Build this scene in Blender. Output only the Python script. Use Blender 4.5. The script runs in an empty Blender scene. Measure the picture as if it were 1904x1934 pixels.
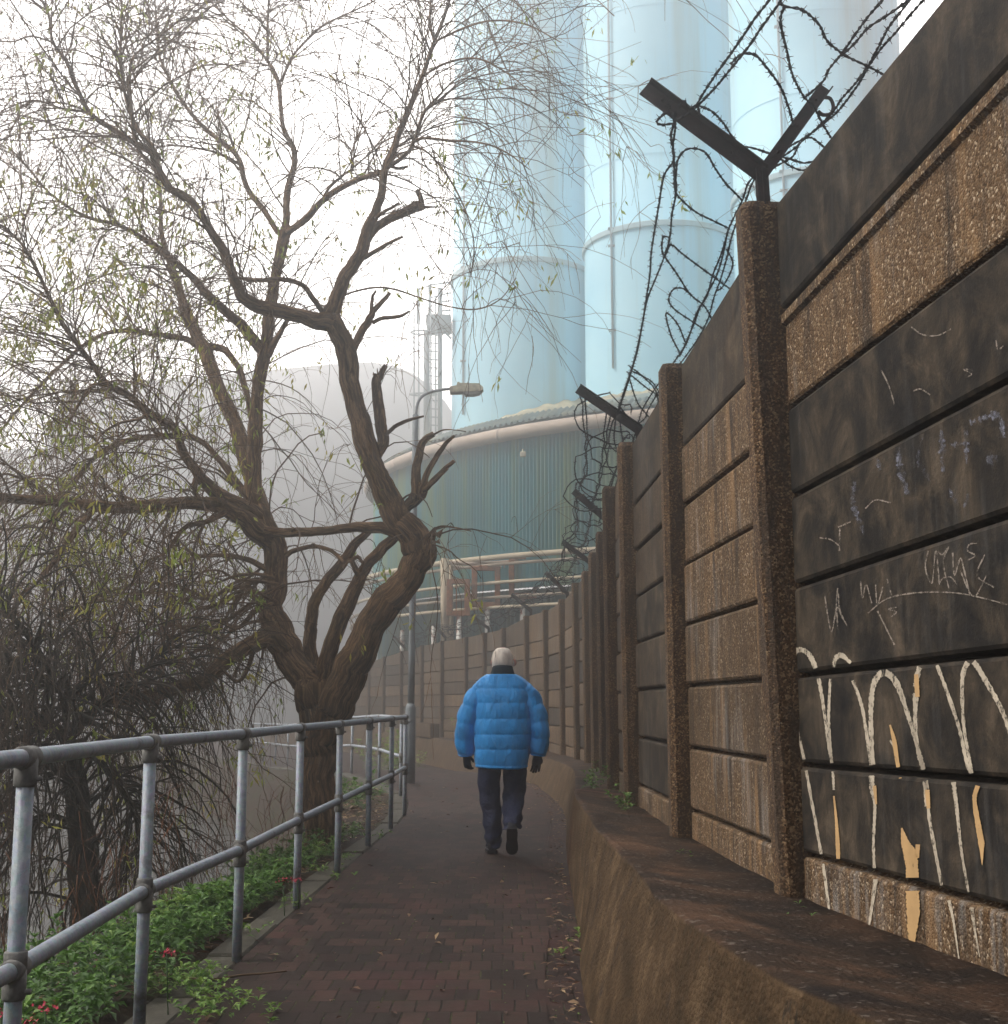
import bpy, math, random
import numpy as np
from mathutils import Vector, Matrix

random.seed(7); RNG = np.random.default_rng(7)
C = bpy.context.scene.collection
PI = math.pi

# ------------------------------------------------------------------ camera, light, exposure
F = 2400.0; PITCH = math.atan(363/2400.0); CZ = 1.27
cam_d = bpy.data.cameras.new("camera"); cam = bpy.data.objects.new("camera", cam_d); C.objects.link(cam)
cam.location = (0, 0, CZ); cam.rotation_euler = (PI/2 + PITCH, 0, 0)
cam_d.sensor_fit = 'HORIZONTAL'; cam_d.sensor_width = 36.0; cam_d.lens = 36.0*F/1904.0
cam_d.clip_start = 0.05; cam_d.clip_end = 2000
bpy.context.scene.camera = cam

SUN_EL, SUN_AZ = math.radians(44), math.radians(-102)
GLOW_EL, GLOW_AZ = math.radians(32), math.radians(-12)     # brightest part of the misty sky      # azimuth from +Y towards +X
w = bpy.data.worlds.new("World"); bpy.context.scene.world = w; w.use_nodes = True
nt = w.node_tree; nt.nodes.clear()
sky = nt.nodes.new('ShaderNodeTexSky'); sky.sky_type = 'NISHITA'; sky.sun_disc = False
sky.sun_elevation = SUN_EL; sky.sun_rotation = SUN_AZ; sky.dust_density = 5; sky.air_density = 1.0
hs = nt.nodes.new('ShaderNodeHueSaturation'); hs.inputs['Saturation'].default_value = 0.35
sc_ = nt.nodes.new('ShaderNodeVectorMath'); sc_.operation = 'SCALE'; sc_.inputs['Scale'].default_value = 0.10
tc = nt.nodes.new('ShaderNodeTexCoord'); sp = nt.nodes.new('ShaderNodeSeparateXYZ')
rp = nt.nodes.new('ShaderNodeValToRGB')
e = rp.color_ramp.elements
e[0].position = 0.0; e[0].color = (0.05, 0.048, 0.045, 1)
e[1].position = 1.0; e[1].color = (1.0, 1.0, 1.03, 1)
for p_, c_ in ((0.03, (0.16, 0.15, 0.145)), (0.10, (0.42, 0.41, 0.41)), (0.20, (0.95, 0.93, 0.92)), (0.36, (1.35, 1.33, 1.32))):
    k = e.new(p_); k.color = (*c_, 1)
mx = nt.nodes.new('ShaderNodeMix'); mx.data_type = 'RGBA'; mx.inputs[0].default_value = 0.8
bg = nt.nodes.new('ShaderNodeBackground'); out = nt.nodes.new('ShaderNodeOutputWorld')
L = nt.links.new
L(sky.outputs[0], hs.inputs['Color']); L(hs.outputs[0], sc_.inputs[0]); L(sc_.outputs[0], mx.inputs[6])
L(tc.outputs['Generated'], sp.inputs[0]); L(sp.outputs[2], rp.inputs[0]); L(rp.outputs[0], mx.inputs[7])
# brighter sky around the veiled sun, dimmer overhead and behind
dt = nt.nodes.new('ShaderNodeVectorMath'); dt.operation = 'DOT_PRODUCT'
dt.inputs[1].default_value = (math.sin(GLOW_AZ)*math.cos(GLOW_EL), math.cos(GLOW_AZ)*math.cos(GLOW_EL), math.sin(GLOW_EL)); L(tc.outputs['Generated'], dt.inputs[0])
gr = nt.nodes.new('ShaderNodeValToRGB'); gr.color_ramp.interpolation = 'B_SPLINE'; ge = gr.color_ramp.elements
ge[0].position = 0.0; ge[0].color = (.108, .115, .128, 1); ge[1].position = 1.0; ge[1].color = (1, .97, .94, 1)
for p_, c_ in ((.45, (.152, .158, .17)), (.75, (.44, .43, .44)), (.90, (.92, .90, .88))):
    k = ge.new(p_); k.color = (*c_, 1)
L(dt.outputs['Value'], gr.inputs[0])
ml = nt.nodes.new('ShaderNodeMix'); ml.data_type = 'RGBA'; ml.blend_type = 'MULTIPLY'; ml.inputs[0].default_value = 1; L(mx.outputs[2], ml.inputs[6]); L(gr.outputs[0], ml.inputs[7])
L(ml.outputs[2], bg.inputs[0]); L(bg.outputs[0], out.inputs[0]); bg.inputs[1].default_value = 4.1

sun_d = bpy.data.lights.new("sun", 'SUN'); sun_d.energy = 4.8; sun_d.angle = math.radians(22); sun_d.color = (1, 0.95, 0.88)
sun = bpy.data.objects.new("sun", sun_d); C.objects.link(sun)
sdir = Vector((math.sin(SUN_AZ)*math.cos(SUN_EL), math.cos(SUN_AZ)*math.cos(SUN_EL), math.sin(SUN_EL)))
sun.rotation_euler = sdir.to_track_quat('Z', 'Y').to_euler(); sun.location = (0, 0, 60)

S = bpy.context.scene
S.view_settings.view_transform = 'Standard'; S.view_settings.look = 'None'
S.view_settings.exposure = 0.0; S.view_settings.gamma = 1.0
S.render.engine = 'CYCLES'
cy = S.cycles
cy.use_denoising = True; cy.use_adaptive_sampling = True; cy.adaptive_threshold = 0.02
cy.max_bounces = 5; cy.diffuse_bounces = 3; cy.glossy_bounces = 2; cy.transmission_bounces = 2
cy.volume_bounces = 1; cy.transparent_max_bounces = 6; cy.sample_clamp_indirect = 4

# ------------------------------------------------------------------ image-ray helpers (author units: 1904 x 1934 picture)
cp, sp_ = math.cos(PITCH), math.sin(PITCH)
def ray(u, v):
    dx, dy = (u-952)/F, (967-v)/F
    y = cp - sp_*dy; z = sp_ + cp*dy
    return dx/y, z/y                       # per metre of world Y
def P(u, v, Y):
    a, b = ray(u, v); return np.array((a*Y, Y, CZ + b*Y))
def PZ(u, v, z):
    a, b = ray(u, v); Y = (z-CZ)/b; return np.array((a*Y, Y, z))
def proj(p):
    x, y, z = p[0], p[1], p[2]-CZ
    d = cp*y + sp_*z; up = -sp_*y + cp*z
    return 952 + F*x/d, 967 - F*up/d
def pxm(Y): return F/Y*1.0
def lerp_fn(pts):
    xs = np.array([a for a, _ in pts], float); ys = np.array([b for _, b in pts], float)
    return lambda t: float(np.interp(t, xs, ys))
def smooth_fn(pts):
    xs = np.array([a for a, _ in pts], float); ys = np.array([b for _, b in pts], float)
    m = np.gradient(ys, xs)
    def f(t):
        t = min(max(t, xs[0]), xs[-1]); i = min(max(np.searchsorted(xs, t)-1, 0), len(xs)-2)
        h = xs[i+1]-xs[i]; s = (t-xs[i])/h
        return float((2*s**3-3*s**2+1)*ys[i] + (s**3-2*s**2+s)*h*m[i] + (-2*s**3+3*s**2)*ys[i+1] + (s**3-s**2)*h*m[i+1])
    return f
def catmull(pts, n):
    p = np.array(pts, float); m = len(p)
    if m < 3:
        t = np.linspace(0, 1, n)[:, None]; return p[0]*(1-t)+p[-1]*t
    q = np.vstack([2*p[0]-p[1], p, 2*p[-1]-p[-2]])
    out = []
    for t in np.linspace(0, m-1-1e-9, n):
        i = int(t); s = t-i; a, b, c, d = q[i], q[i+1], q[i+2], q[i+3]
        out.append(0.5*((2*b)+(-a+c)*s+(2*a-5*b+4*c-d)*s*s+(-a+3*b-3*c+d)*s**3))
    return np.array(out)

# ------------------------------------------------------------------ mesh building
class MB:
    def __init__(s): s.v = []; s.f = []; s.n = 0; s.a = []; s.sm = []
    def add(s, vs, fs, att=0.0, smooth=True):
        vs = np.asarray(vs, float).reshape(-1, 3)
        s.v.append(vs); s.f += [tuple(i+s.n for i in f) for f in fs]
        if np.ndim(att) == 0: att = np.full(len(vs), float(att))
        s.a.append(np.asarray(att, float)); s.sm += [smooth]*len(fs); s.n += len(vs)
    def box(s, c, d, rot=None, att=0.0, bev=0.0):
        hx, hy, hz = d[0]/2, d[1]/2, d[2]/2
        if bev > 0:
            b = min(bev, hx*.9, hy*.9, hz*.9); vs = []
            for sx in (-1, 1):
                for sy in (-1, 1):
                    for sz in (-1, 1):
                        vs += [(sx*(hx-b), sy*(hy-b), sz*hz), (sx*(hx-b), sy*hy, sz*(hz-b)), (sx*hx, sy*(hy-b), sz*(hz-b))]
            def I(sx, sy, sz, k): return (((sx > 0)*2+(sy > 0))*2+(sz > 0))*3+k
            fs = []
            for q in (-1, 1):
                o = [(-1, -1), (1, -1), (1, 1), (-1, 1)]
                fs.append([I(a, b2, q, 0) for a, b2 in o][::q]); fs.append([I(a, q, b2, 1) for a, b2 in o][::-q]); fs.append([I(q, a, b2, 2) for a, b2 in o][::q])
            for a in (-1, 1):
                for b2 in (-1, 1):
                    fs.append([I(-1, a, b2, 0), I(1, a, b2, 0), I(1, a, b2, 1), I(-1, a, b2, 1)])
                    fs.append([I(a, -1, b2, 0), I(a, 1, b2, 0), I(a, 1, b2, 2), I(a, -1, b2, 2)])
                    fs.append([I(a, b2, -1, 1), I(a, b2, 1, 1), I(a, b2, 1, 2), I(a, b2, -1, 2)])
                    for c2 in (-1, 1): fs.append([I(a, b2, c2, 0), I(a, b2, c2, 1), I(a, b2, c2, 2)])
            vs = np.array(vs)
        else:
            vs = np.array([(x, y, z) for x in (-hx, hx) for y in (-hy, hy) for z in (-hz, hz)])
            fs = [(0, 1, 3, 2), (4, 6, 7, 5), (0, 4, 5, 1), (2, 3, 7, 6), (0, 2, 6, 4), (1, 5, 7, 3)]
        if rot is not None: vs = vs @ np.array(rot).T
        s.add(vs+np.array(c), fs, att, False)
    def prism(s, a, b, wv, hv, ww, hh, bev=0.0, att=0.0):
        """bar from a to b, section ww along wv and hh along hv"""
        a, b = np.array(a, float), np.array(b, float); d = b-a; ln = np.linalg.norm(d)
        wv = np.array(wv, float); hv = np.array(hv, float)
        R = np.column_stack([wv/np.linalg.norm(wv), d/ln, hv/np.linalg.norm(hv)])
        s.box((a+b)/2, (ww, ln, hh), R, att, bev)
    def loft(s, rings, cap=True, att=0.0, closed=True, smooth=True):
        rings = [np.asarray(r, float) for r in rings]; n = len(rings[0]); vs = np.vstack(rings); fs = []
        m = n if closed else n-1
        for i in range(len(rings)-1):
            for j in range(m):
                k = (j+1) % n; fs.append((i*n+j, i*n+k, (i+1)*n+k, (i+1)*n+j))
        if cap and closed: fs.append(tuple(range(n))[::-1]); fs.append(tuple((len(rings)-1)*n+j for j in range(n)))
        s.add(vs, fs, att, smooth)
    def tube(s, pts, rad, n=8, cap=True, att=0.0, flat=1.0):
        pts = np.asarray(pts, float); m = len(pts); rad = np.broadcast_to(np.asarray(rad, float), (m,))
        T = np.gradient(pts, axis=0); T /= np.linalg.norm(T, axis=1)[:, None]+1e-12
        ref = np.array((0, 0, 1.0)) if abs(T[0][2]) < .9 else np.array((1.0, 0, 0))
        u = np.cross(T[0], ref); u /= np.linalg.norm(u); rings = []
        for i in range(m):
            u = u-T[i]*np.dot(u, T[i]); u /= np.linalg.norm(u); b = np.cross(T[i], u)
            a = np.arange(n)*2*PI/n
            rings.append(pts[i]+rad[i]*(np.cos(a)[:, None]*u+flat*np.sin(a)[:, None]*b))
        s.loft(rings, cap, att)
    def build(s, name, mat, parent=None, loc=None, attname='tone', kind=None):
        me = bpy.data.meshes.new(name)
        V = np.vstack(s.v) if s.v else np.zeros((0, 3))
        o = bpy.data.objects.new(name, me); C.objects.link(o)
        off = np.zeros(3)
        if parent is not None:
            o.parent = parent; off = np.array(parent_world(parent))
        elif loc is not None:
            o.location = loc; off = np.array(loc, float)
        me.from_pydata((V-off).tolist(), [], s.f)
        me.polygons.foreach_set('use_smooth', s.sm)
        at = me.attributes.new(attname, 'FLOAT', 'POINT'); at.data.foreach_set('value', np.concatenate(s.a).astype(np.float32))
        me.materials.append(mat); me.update()
        if kind: o['kind'] = kind
        return o
def parent_world(p):
    v = Vector((0, 0, 0)); q = p
    while q is not None: v += q.location; q = q.parent
    return v
def thing(name, label, cat, loc=(0, 0, 0), group=None):
    o = bpy.data.objects.new(name, None); C.objects.link(o); o.location = tuple(float(x) for x in loc)
    o.empty_display_size = .1
    tag(o, label, cat, group); return o
def tag(o, label, cat, group=None, kind=None):
    o['label'] = label; o['category'] = cat
    if group: o['group'] = group
    if kind: o['kind'] = kind
    return o
def raw_mesh(name, V, Fq, mat, parent=None, tone=None, vec=None, smooth=False):
    """fast mesh from numpy arrays; Fq (N,k)"""
    me = bpy.data.meshes.new(name); off = np.array(parent_world(parent)) if parent is not None else np.zeros(3)
    V = (V-off).astype(np.float32); k = Fq.shape[1]
    me.vertices.add(len(V)); me.vertices.foreach_set('co', V.ravel())
    me.loops.add(Fq.size); me.loops.foreach_set('vertex_index', Fq.astype(np.int32).ravel())
    me.polygons.add(len(Fq)); me.polygons.foreach_set('loop_start', (np.arange(len(Fq))*k).astype(np.int32))
    me.polygons.foreach_set('loop_total', np.full(len(Fq), k, np.int32))
    me.polygons.foreach_set('use_smooth', np.full(len(Fq), smooth))
    if tone is not None:
        at = me.attributes.new('tone', 'FLOAT', 'POINT'); at.data.foreach_set('value', tone.astype(np.float32))
    if vec is not None:
        at = me.attributes.new('bark', 'FLOAT_VECTOR', 'POINT'); at.data.foreach_set('vector', vec.astype(np.float32).ravel())
    me.update(); me.validate()
    o = bpy.data.objects.new(name, me); C.objects.link(o); me.materials.append(mat)
    if parent is not None: o.parent = parent
    return o

# ------------------------------------------------------------------ materials
class N:
    """small node-graph helper"""
    def __init__(s, name, rough=0.8, spec=0.3, metal=0.0):
        s.m = bpy.data.materials.new(name); s.m.use_nodes = True; s.t = s.m.node_tree; s.t.nodes.clear()
        s.o = s.t.nodes.new('ShaderNodeOutputMaterial'); s.b = s.t.nodes.new('ShaderNodeBsdfPrincipled')
        s.t.links.new(s.b.outputs[0], s.o.inputs[0])
        s.b.inputs['Roughness'].default_value = rough; s.b.inputs['Specular IOR Level'].default_value = spec; s.b.inputs['Metallic'].default_value = metal
        s.co = None
    def node(s, t, **kw):
        n = s.t.nodes.new(t)
        for k, v in kw.items(): setattr(n, k, v)
        return n
    def l(s, a, b): s.t.links.new(a, b)
    def coord(s, scale=(1, 1, 1), kind='Object', attr=None):
        if attr: c = s.node('ShaderNodeAttribute', attribute_name=attr).outputs['Vector']
        else: c = s.node('ShaderNodeTexCoord').outputs[kind]
        mp = s.node('ShaderNodeMapping'); mp.inputs['Scale'].default_value = scale; s.l(c, mp.inputs[0]); return mp.outputs[0]
    def noise(s, co, scale, detail=4, rough=.55, dist=0):
        n = s.node('ShaderNodeTexNoise'); n.inputs['Scale'].default_value = scale; n.inputs['Detail'].default_value = detail
        n.inputs['Roughness'].default_value = rough; n.inputs['Distortion'].default_value = dist; s.l(co, n.inputs['Vector']); return n.outputs[0]
    def voro(s, co, scale, feature='F1', out='Distance', rnd=1):
        n = s.node('ShaderNodeTexVoronoi', feature=feature); n.inputs['Scale'].default_value = scale; n.inputs['Randomness'].default_value = rnd
        s.l(co, n.inputs['Vector']); return n.outputs[out]
    def ramp(s, fac, *stops, interp='LINEAR'):
        r = s.node('ShaderNodeValToRGB'); r.color_ramp.interpolation = interp; e = r.color_ramp.elements
        for i, (p, c) in enumerate(stops):
            k = e[i] if i < 2 else e.new(p)
            k.position = p; k.color = (*c, 1) if len(np.atleast_1d(c)) == 3 else (c, c, c, 1)
        s.l(fac, r.inputs[0]); return r.outputs[0]
    def mix(s, a, b, fac, mode='MIX'):
        m = s.node('ShaderNodeMix', data_type='RGBA', blend_type=mode)
        for i, x in ((6, a), (7, b)):
            if isinstance(x, (tuple, list)): m.inputs[i].default_value = (*x, 1)
            else: s.l(x, m.inputs[i])
        if isinstance(fac, (int, float)): m.inputs[0].default_value = fac
        else: s.l(fac, m.inputs[0])
        return m.outputs[2]
    def math(s, op, a, b=0.0, c=None, clamp=False):
        m = s.node('ShaderNodeMath', operation=op, use_clamp=clamp)
        for i, x in ((0, a), (1, b), (2, c)):
            if x is None: continue
            if isinstance(x, (int, float)): m.inputs[i].default_value = x
            else: s.l(x, m.inputs[i])
        return m.outputs[0]
    def attr(s, name='tone'): return s.node('ShaderNodeAttribute', attribute_name=name).outputs['Fac']
    def color(s, c):
        if isinstance(c, tuple): s.b.inputs['Base Color'].default_value = (*c, 1)
        else: s.l(c, s.b.inputs['Base Color'])
    def bump(s, h, dist=.01, strength=1.0):
        b = s.node('ShaderNodeBump'); b.inputs['Distance'].default_value = dist; b.inputs['Strength'].default_value = strength
        s.l(h, b.inputs['Height']); s.l(b.outputs[0], s.b.inputs['Normal'])

def mat_simple(name, col, rough=.8, var=.25, scale=8, bump=0.0, metal=0, spec=.3, stretch=(1, 1, 1), bscale=None):
    n = N(name, rough, spec, metal); co = n.coord(stretch); no = n.noise(co, scale, 5)
    d = tuple(c*(1-var) for c in col); h = tuple(min(1, c*(1+var)) for c in col)
    n.color(n.ramp(no, (.3, d), (.7, h)))
    if bump: n.bump(n.noise(co, bscale or scale*4, 4), bump)
    return n.m

# precast fence panels: tone 0 = dark smooth weathered face, 1 = brown exposed aggregate
def mat_panel():
    n = N('precast_panel', .9, .1); co = n.coord(); st = n.coord((6, 6, .55))
    t = n.attr(); big = n.noise(co, 1.3, 4); fine = n.noise(co, 55, 3, .7); streak = n.noise(n.coord((3, 3, .4)), 3.0, 6, .7, .5)
    cloud = n.noise(co, 4.5, 7, .72, .5)
    dark = n.ramp(n.math('ADD', n.math('MULTIPLY', streak, .25), n.math('MULTIPLY', cloud, .75)), (.36, (.009, .009, .0095)), (.47, (.020, .0175, .015)), (.56, (.046, .036, .026)), (.66, (.095, .072, .05)), (.78, (.18, .14, .10)))
    stone = n.voro(co, 125, out='Color'); sep = n.node('ShaderNodeSeparateColor'); n.l(stone, sep.inputs[0])
    pebble = n.ramp(sep.outputs[0], (0, (.040, .021, .010)), (.3, (.082, .044, .020)), (.62, (.135, .078, .037)), (.86, (.20, .135, .078)), (.97, (.48, .39, .28)))
    agg = n.mix(pebble, (.125, .082, .047), n.ramp(fine, (.42, 0.0), (.6, .75)))
    agg = n.mix(agg, (.028, .022, .018), n.ramp(streak, (.46, 0.0), (.64, .85)))
    agg = n.mix(agg, (.34, .20, .095), n.ramp(n.noise(n.coord((4, 4, .5)), 2.1, 5, .6), (.54, 0.0), (.70, .5)))
    lime = n.math('MULTIPLY', n.ramp(n.math('MULTIPLY', n.noise(st, 4.0, 4, .6), big), (.29, 0.0), (.42, .50)), n.math('MULTIPLY_ADD', t, .85, .15))
    c = n.mix(dark, agg, t); c = n.mix(c, (.23, .225, .215), lime)
    n.color(c)
    h = n.math('ADD', n.math('MULTIPLY', n.voro(co, 125), n.math('MULTIPLY_ADD', t, -.9, -.08)), n.math('MULTIPLY', fine, .35))
    n.bump(h, .0045, .9); return n.m
def mat_post():
    n = N('post_concrete', .9, .2); co = n.coord(); st = n.coord((4, 4, .5))
    stone = n.voro(co, 140, out='Color'); sep = n.node('ShaderNodeSeparateColor'); n.l(stone, sep.inputs[0])
    peb = n.ramp(sep.outputs[0], (0, (.026, .014, .008)), (.35, (.060, .032, .015)), (.7, (.11, .060, .028)), (.95, (.22, .15, .085)))
    c = n.mix(peb, (.035, .026, .02), n.ramp(n.noise(st, 5, 5, .7), (.42, 0.0), (.62, .8)))
    n.color(c); n.bump(n.math('ADD', n.math('MULTIPLY', n.voro(co, 140), -.6), n.noise(co, 30, 6, .7)), .0055, 1); return n.m
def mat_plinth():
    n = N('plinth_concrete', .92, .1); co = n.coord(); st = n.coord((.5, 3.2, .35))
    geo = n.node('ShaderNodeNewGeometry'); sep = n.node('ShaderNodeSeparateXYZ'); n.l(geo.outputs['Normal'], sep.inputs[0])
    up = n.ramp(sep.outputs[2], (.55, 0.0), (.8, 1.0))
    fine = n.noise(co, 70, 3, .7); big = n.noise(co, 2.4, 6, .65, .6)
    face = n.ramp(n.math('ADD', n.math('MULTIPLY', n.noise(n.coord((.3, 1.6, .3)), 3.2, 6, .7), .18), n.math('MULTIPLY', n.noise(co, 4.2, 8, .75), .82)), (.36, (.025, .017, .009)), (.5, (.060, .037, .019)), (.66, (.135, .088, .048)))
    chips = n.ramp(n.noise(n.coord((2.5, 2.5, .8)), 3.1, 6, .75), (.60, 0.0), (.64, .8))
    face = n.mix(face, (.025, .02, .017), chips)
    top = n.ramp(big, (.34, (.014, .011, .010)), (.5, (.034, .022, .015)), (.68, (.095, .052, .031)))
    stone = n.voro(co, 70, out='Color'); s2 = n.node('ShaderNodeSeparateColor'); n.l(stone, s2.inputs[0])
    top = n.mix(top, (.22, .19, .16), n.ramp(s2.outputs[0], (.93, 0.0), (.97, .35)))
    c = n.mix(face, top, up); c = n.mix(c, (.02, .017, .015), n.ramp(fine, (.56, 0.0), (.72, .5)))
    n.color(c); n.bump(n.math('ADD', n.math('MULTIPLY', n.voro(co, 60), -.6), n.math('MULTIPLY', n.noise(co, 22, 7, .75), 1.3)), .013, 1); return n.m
def mat_paving():
    n = N('paving_blocks', .8, .15)
    uv = n.node('ShaderNodeUVMap').outputs[0]
    wob = n.node('ShaderNodeVectorMath', operation='ADD'); nz = n.node('ShaderNodeTexNoise'); nz.inputs['Scale'].default_value = 7; n.l(uv, nz.inputs['Vector'])
    sc = n.node('ShaderNodeVectorMath', operation='SCALE'); sc.inputs['Scale'].default_value = .012; n.l(nz.outputs['Color'], sc.inputs[0]); n.l(uv, wob.inputs[0]); n.l(sc.outputs[0], wob.inputs[1])
    br = n.node('ShaderNodeTexBrick'); br.offset = .5; br.inputs['Scale'].default_value = 1; br.inputs['Mortar Size'].default_value = .0042
    br.inputs['Mortar Smooth'].default_value = .35; br.inputs['Brick Width'].default_value = .105; br.inputs['Row Height'].default_value = .21; br.inputs['Bias'].default_value = 0
    br.inputs['Color1'].default_value = (0, 0, 0, 1); br.inputs['Color2'].default_value = (1, 1, 1, 1); br.inputs['Mortar'].default_value = (.5, .5, .5, 1)
    n.l(wob.outputs[0], br.inputs['Vector'])
    co = n.coord(); big = n.noise(co, 1.1, 5, .6); fine = n.noise(co, 140, 3, .8); mid = n.noise(co, 9, 5, .7)
    c = n.ramp(br.outputs['Color'], (0, (.012, .0062, .0055)), (.5, (.026, .0130, .0108)), (1, (.050, .024, .018)))
    c = n.mix(c, (.065, .020, .018), n.ramp(big, (.53, 0.0), (.66, .45)))
    c = n.mix(c, (.030, .027, .021), n.ramp(mid, (.46, 0.0), (.66, .65)))
    c = n.mix(c, (.13, .095, .065), n.ramp(n.voro(co, 75), (.06, .75), (.12, 0.0)))
    c = n.mix(c, (.012, .011, .008), n.ramp(fine, (.55, 0.0), (.7, .6)))
    mossy = n.mix((.011, .009, .007), (.045, .055, .012), n.ramp(n.noise(co, 5, 5, .7), (.52, 0.0), (.64, .75)))
    c = n.mix(c, mossy, br.outputs['Fac']); n.color(c)
    h = n.math('ADD', n.math('MULTIPLY', br.outputs['Fac'], -1.0), n.math('ADD', n.math('MULTIPLY', fine, .25), n.math('MULTIPLY', n.noise(co, 26, 4), .5)))
    h = n.math('ADD', h, n.math('MULTIPLY', br.outputs['Color'], .5)); n.bump(h, .006, .9)
    n.l(n.ramp(mid, (.3, .7), (.7, .9)), n.b.inputs['Roughness']); return n.m
def mat_soil():
    n = N('soil', .95, .15); co = n.coord(); a = n.noise(co, 9, 8, .75)
    c = n.ramp(a, (.32, (.010, .008, .006)), (.52, (.035, .022, .014)), (.7, (.075, .035, .022)))
    c = n.mix(c, (.03, .045, .012), n.ramp(n.noise(co, 1.7, 4), (.5, 0.0), (.62, .5)))
    n.color(c); n.bump(a, .05, 1); return n.m
def mat_water():
    n = N('river_water', .2, .15); co = n.coord((1, .45, 1))
    n.color((.022, .020, .014)); n.bump(n.math('ADD', n.noise(co, 5, 3, .6), n.math('MULTIPLY', n.noise(co, 21, 2), .3)), .02, .35); return n.m
def mat_bark(name, a, b, moss=.3):
    n = N(name, .95, .15); co = n.coord(attr='bark'); f = n.noise(co, 1.0, 6, .72, .6)
    st = n.node('ShaderNodeTexNoise'); st.inputs['Scale'].default_value = 1; st.inputs['Detail'].default_value = 6; st.inputs['Roughness'].default_value = .7
    c = n.ramp(f, (.36, tuple(x*.35 for x in a)), (.5, a), (.64, b))
    ob = n.coord(); c = n.mix(c, (.055, .05, .016), n.ramp(n.noise(ob, 1.6, 4, .6), (.5, 0.0), (.65, moss)))
    n.color(c); n.bump(f, .03, 1); return n.m
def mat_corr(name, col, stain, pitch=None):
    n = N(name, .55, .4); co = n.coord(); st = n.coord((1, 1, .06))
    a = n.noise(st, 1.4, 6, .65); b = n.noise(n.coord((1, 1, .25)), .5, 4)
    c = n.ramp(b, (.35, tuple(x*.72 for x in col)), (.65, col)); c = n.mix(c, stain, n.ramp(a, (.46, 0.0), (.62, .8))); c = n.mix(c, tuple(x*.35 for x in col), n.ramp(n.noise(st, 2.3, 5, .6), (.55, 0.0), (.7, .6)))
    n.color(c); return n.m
def mat_spray(name, col, lo=.42, hi=.54, scale=26):
    n = N(name, .8, .2); co = n.coord(); f = n.ramp(n.noise(co, scale, 6, .75), (lo, 0.0), (hi, 1.0))
    n.color(n.ramp(n.noise(co, 9, 4), (.3, tuple(c*.7 for c in col)), (.7, col)))
    tr = n.node('ShaderNodeBsdfTransparent'); mxs = n.node('ShaderNodeMixShader'); n.l(f, mxs.inputs[0]); n.l(tr.outputs[0], mxs.inputs[1]); n.l(n.b.outputs[0], mxs.inputs[2]); n.l(mxs.outputs[0], n.o.inputs[0]); return n.m
def mat_twig(name, old, young):
    n = N(name, .9, .2); t = n.attr(); c = n.mix(old, young, t); n.color(n.mix(c, tuple(x*.5 for x in old), n.ramp(n.noise(n.coord(), 2.5, 3), (.45, 0.0), (.65, .6)))); return n.m
def mat_silo():
    n = N('silo_paint', .6, .35); co = n.coord(); st = n.coord((1, 1, .03)); t = n.attr()
    a = n.noise(st, .9, 6, .65); b = n.noise(co, .35, 5)
    c = n.ramp(b, (.35, (.40, .71, .86)), (.65, (.50, .80, .92)))
    c = n.mix(c, (.36, .40, .30), n.ramp(n.math('MULTIPLY', a, 1.0), (.50, 0.0), (.72, .6)))
    c = n.mix(c, (.30, .24, .17), n.ramp(t, (.3, 0.0), (1, .8)))
    n.color(c); return n.m
def mat_rust(name, col=(.33, .125, .05), dark=(.13, .055, .03)):
    n = N(name, .9, .2); co = n.coord(); a = n.noise(co, 9, 6, .7)
    n.color(n.ramp(a, (.35, dark), (.6, col))); n.bump(n.noise(co, 40, 4), .006); return n.m
def mat_galv():
    n = N('galvanised_steel', .5, .5, .12); co = n.coord(); a = n.noise(co, 28, 5, .7); g = n.voro(co, 60, out='Color')
    c = n.ramp(a, (.3, (.13, .155, .185)), (.7, (.27, .30, .335))); c = n.mix(c, g, .05)
    c = n.mix(c, (.055, .05, .04), n.ramp(n.noise(co, 6, 6, .75), (.56, 0.0), (.70, .75)))
    n.color(c); n.l(n.ramp(a, (.3, .42), (.7, .65)), n.b.inputs['Roughness']); n.bump(n.noise(co, 90, 3), .0015); return n.m
def mat_paint_post():
    n = N('flaking_white_paint', .8, .3); co = n.coord((1, 1, .7)); a = n.noise(co, 5, 5, .7)
    n.color(n.ramp(a, (.50, (.62, .60, .55)), (.53, (.25, .10, .06)), interp='LINEAR')); return n.m
def mat_leaf(name, a, b, c):
    n = N(name, .55, .35); t = n.attr()
    n.color(n.ramp(t, (0, a), (.5, b), (1, c))); n.b.inputs['Subsurface Weight'].default_value = 0
    tr = n.node('ShaderNodeBsdfTranslucent'); ad = n.node('ShaderNodeMixShader'); ad.inputs[0].default_value = .3
    n.l(n.ramp(t, (0, a), (.5, b), (1, c)), tr.inputs[0]); n.l(n.b.outputs[0], ad.inputs[1]); n.l(tr.outputs[0], ad.inputs[2]); n.l(ad.outputs[0], n.o.inputs[0])
    return n.m
def mat_jacket():
    n = N('blue_nylon', .5, .4); co = n.coord(); 
    fold = n.noise(n.coord((5.5, 5.5, 1.5)), 3.6, 4, .6, .9); fine = n.noise(co, 130, 2)
    n.color(n.ramp(n.noise(co, 9, 3), (.3, (.016, .28, .72)), (.7, (.024, .36, .88))))
    n.b.inputs['Sheen Weight'].default_value = .15
    n.bump(n.math('ADD', fold, n.math('MULTIPLY', fine, .04)), .022, .8); return n.m
def mat_trouser():
    n = N('navy_cloth', .85, .2); co = n.coord()
    n.color(n.ramp(n.noise(co, 6, 4), (.3, (.010, .014, .034)), (.7, (.030, .036, .074)))); n.bump(n.noise(n.coord((1.2, 1.2, 1)), 11, 4, .6, 1.2), .03, .9); return n.m

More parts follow.
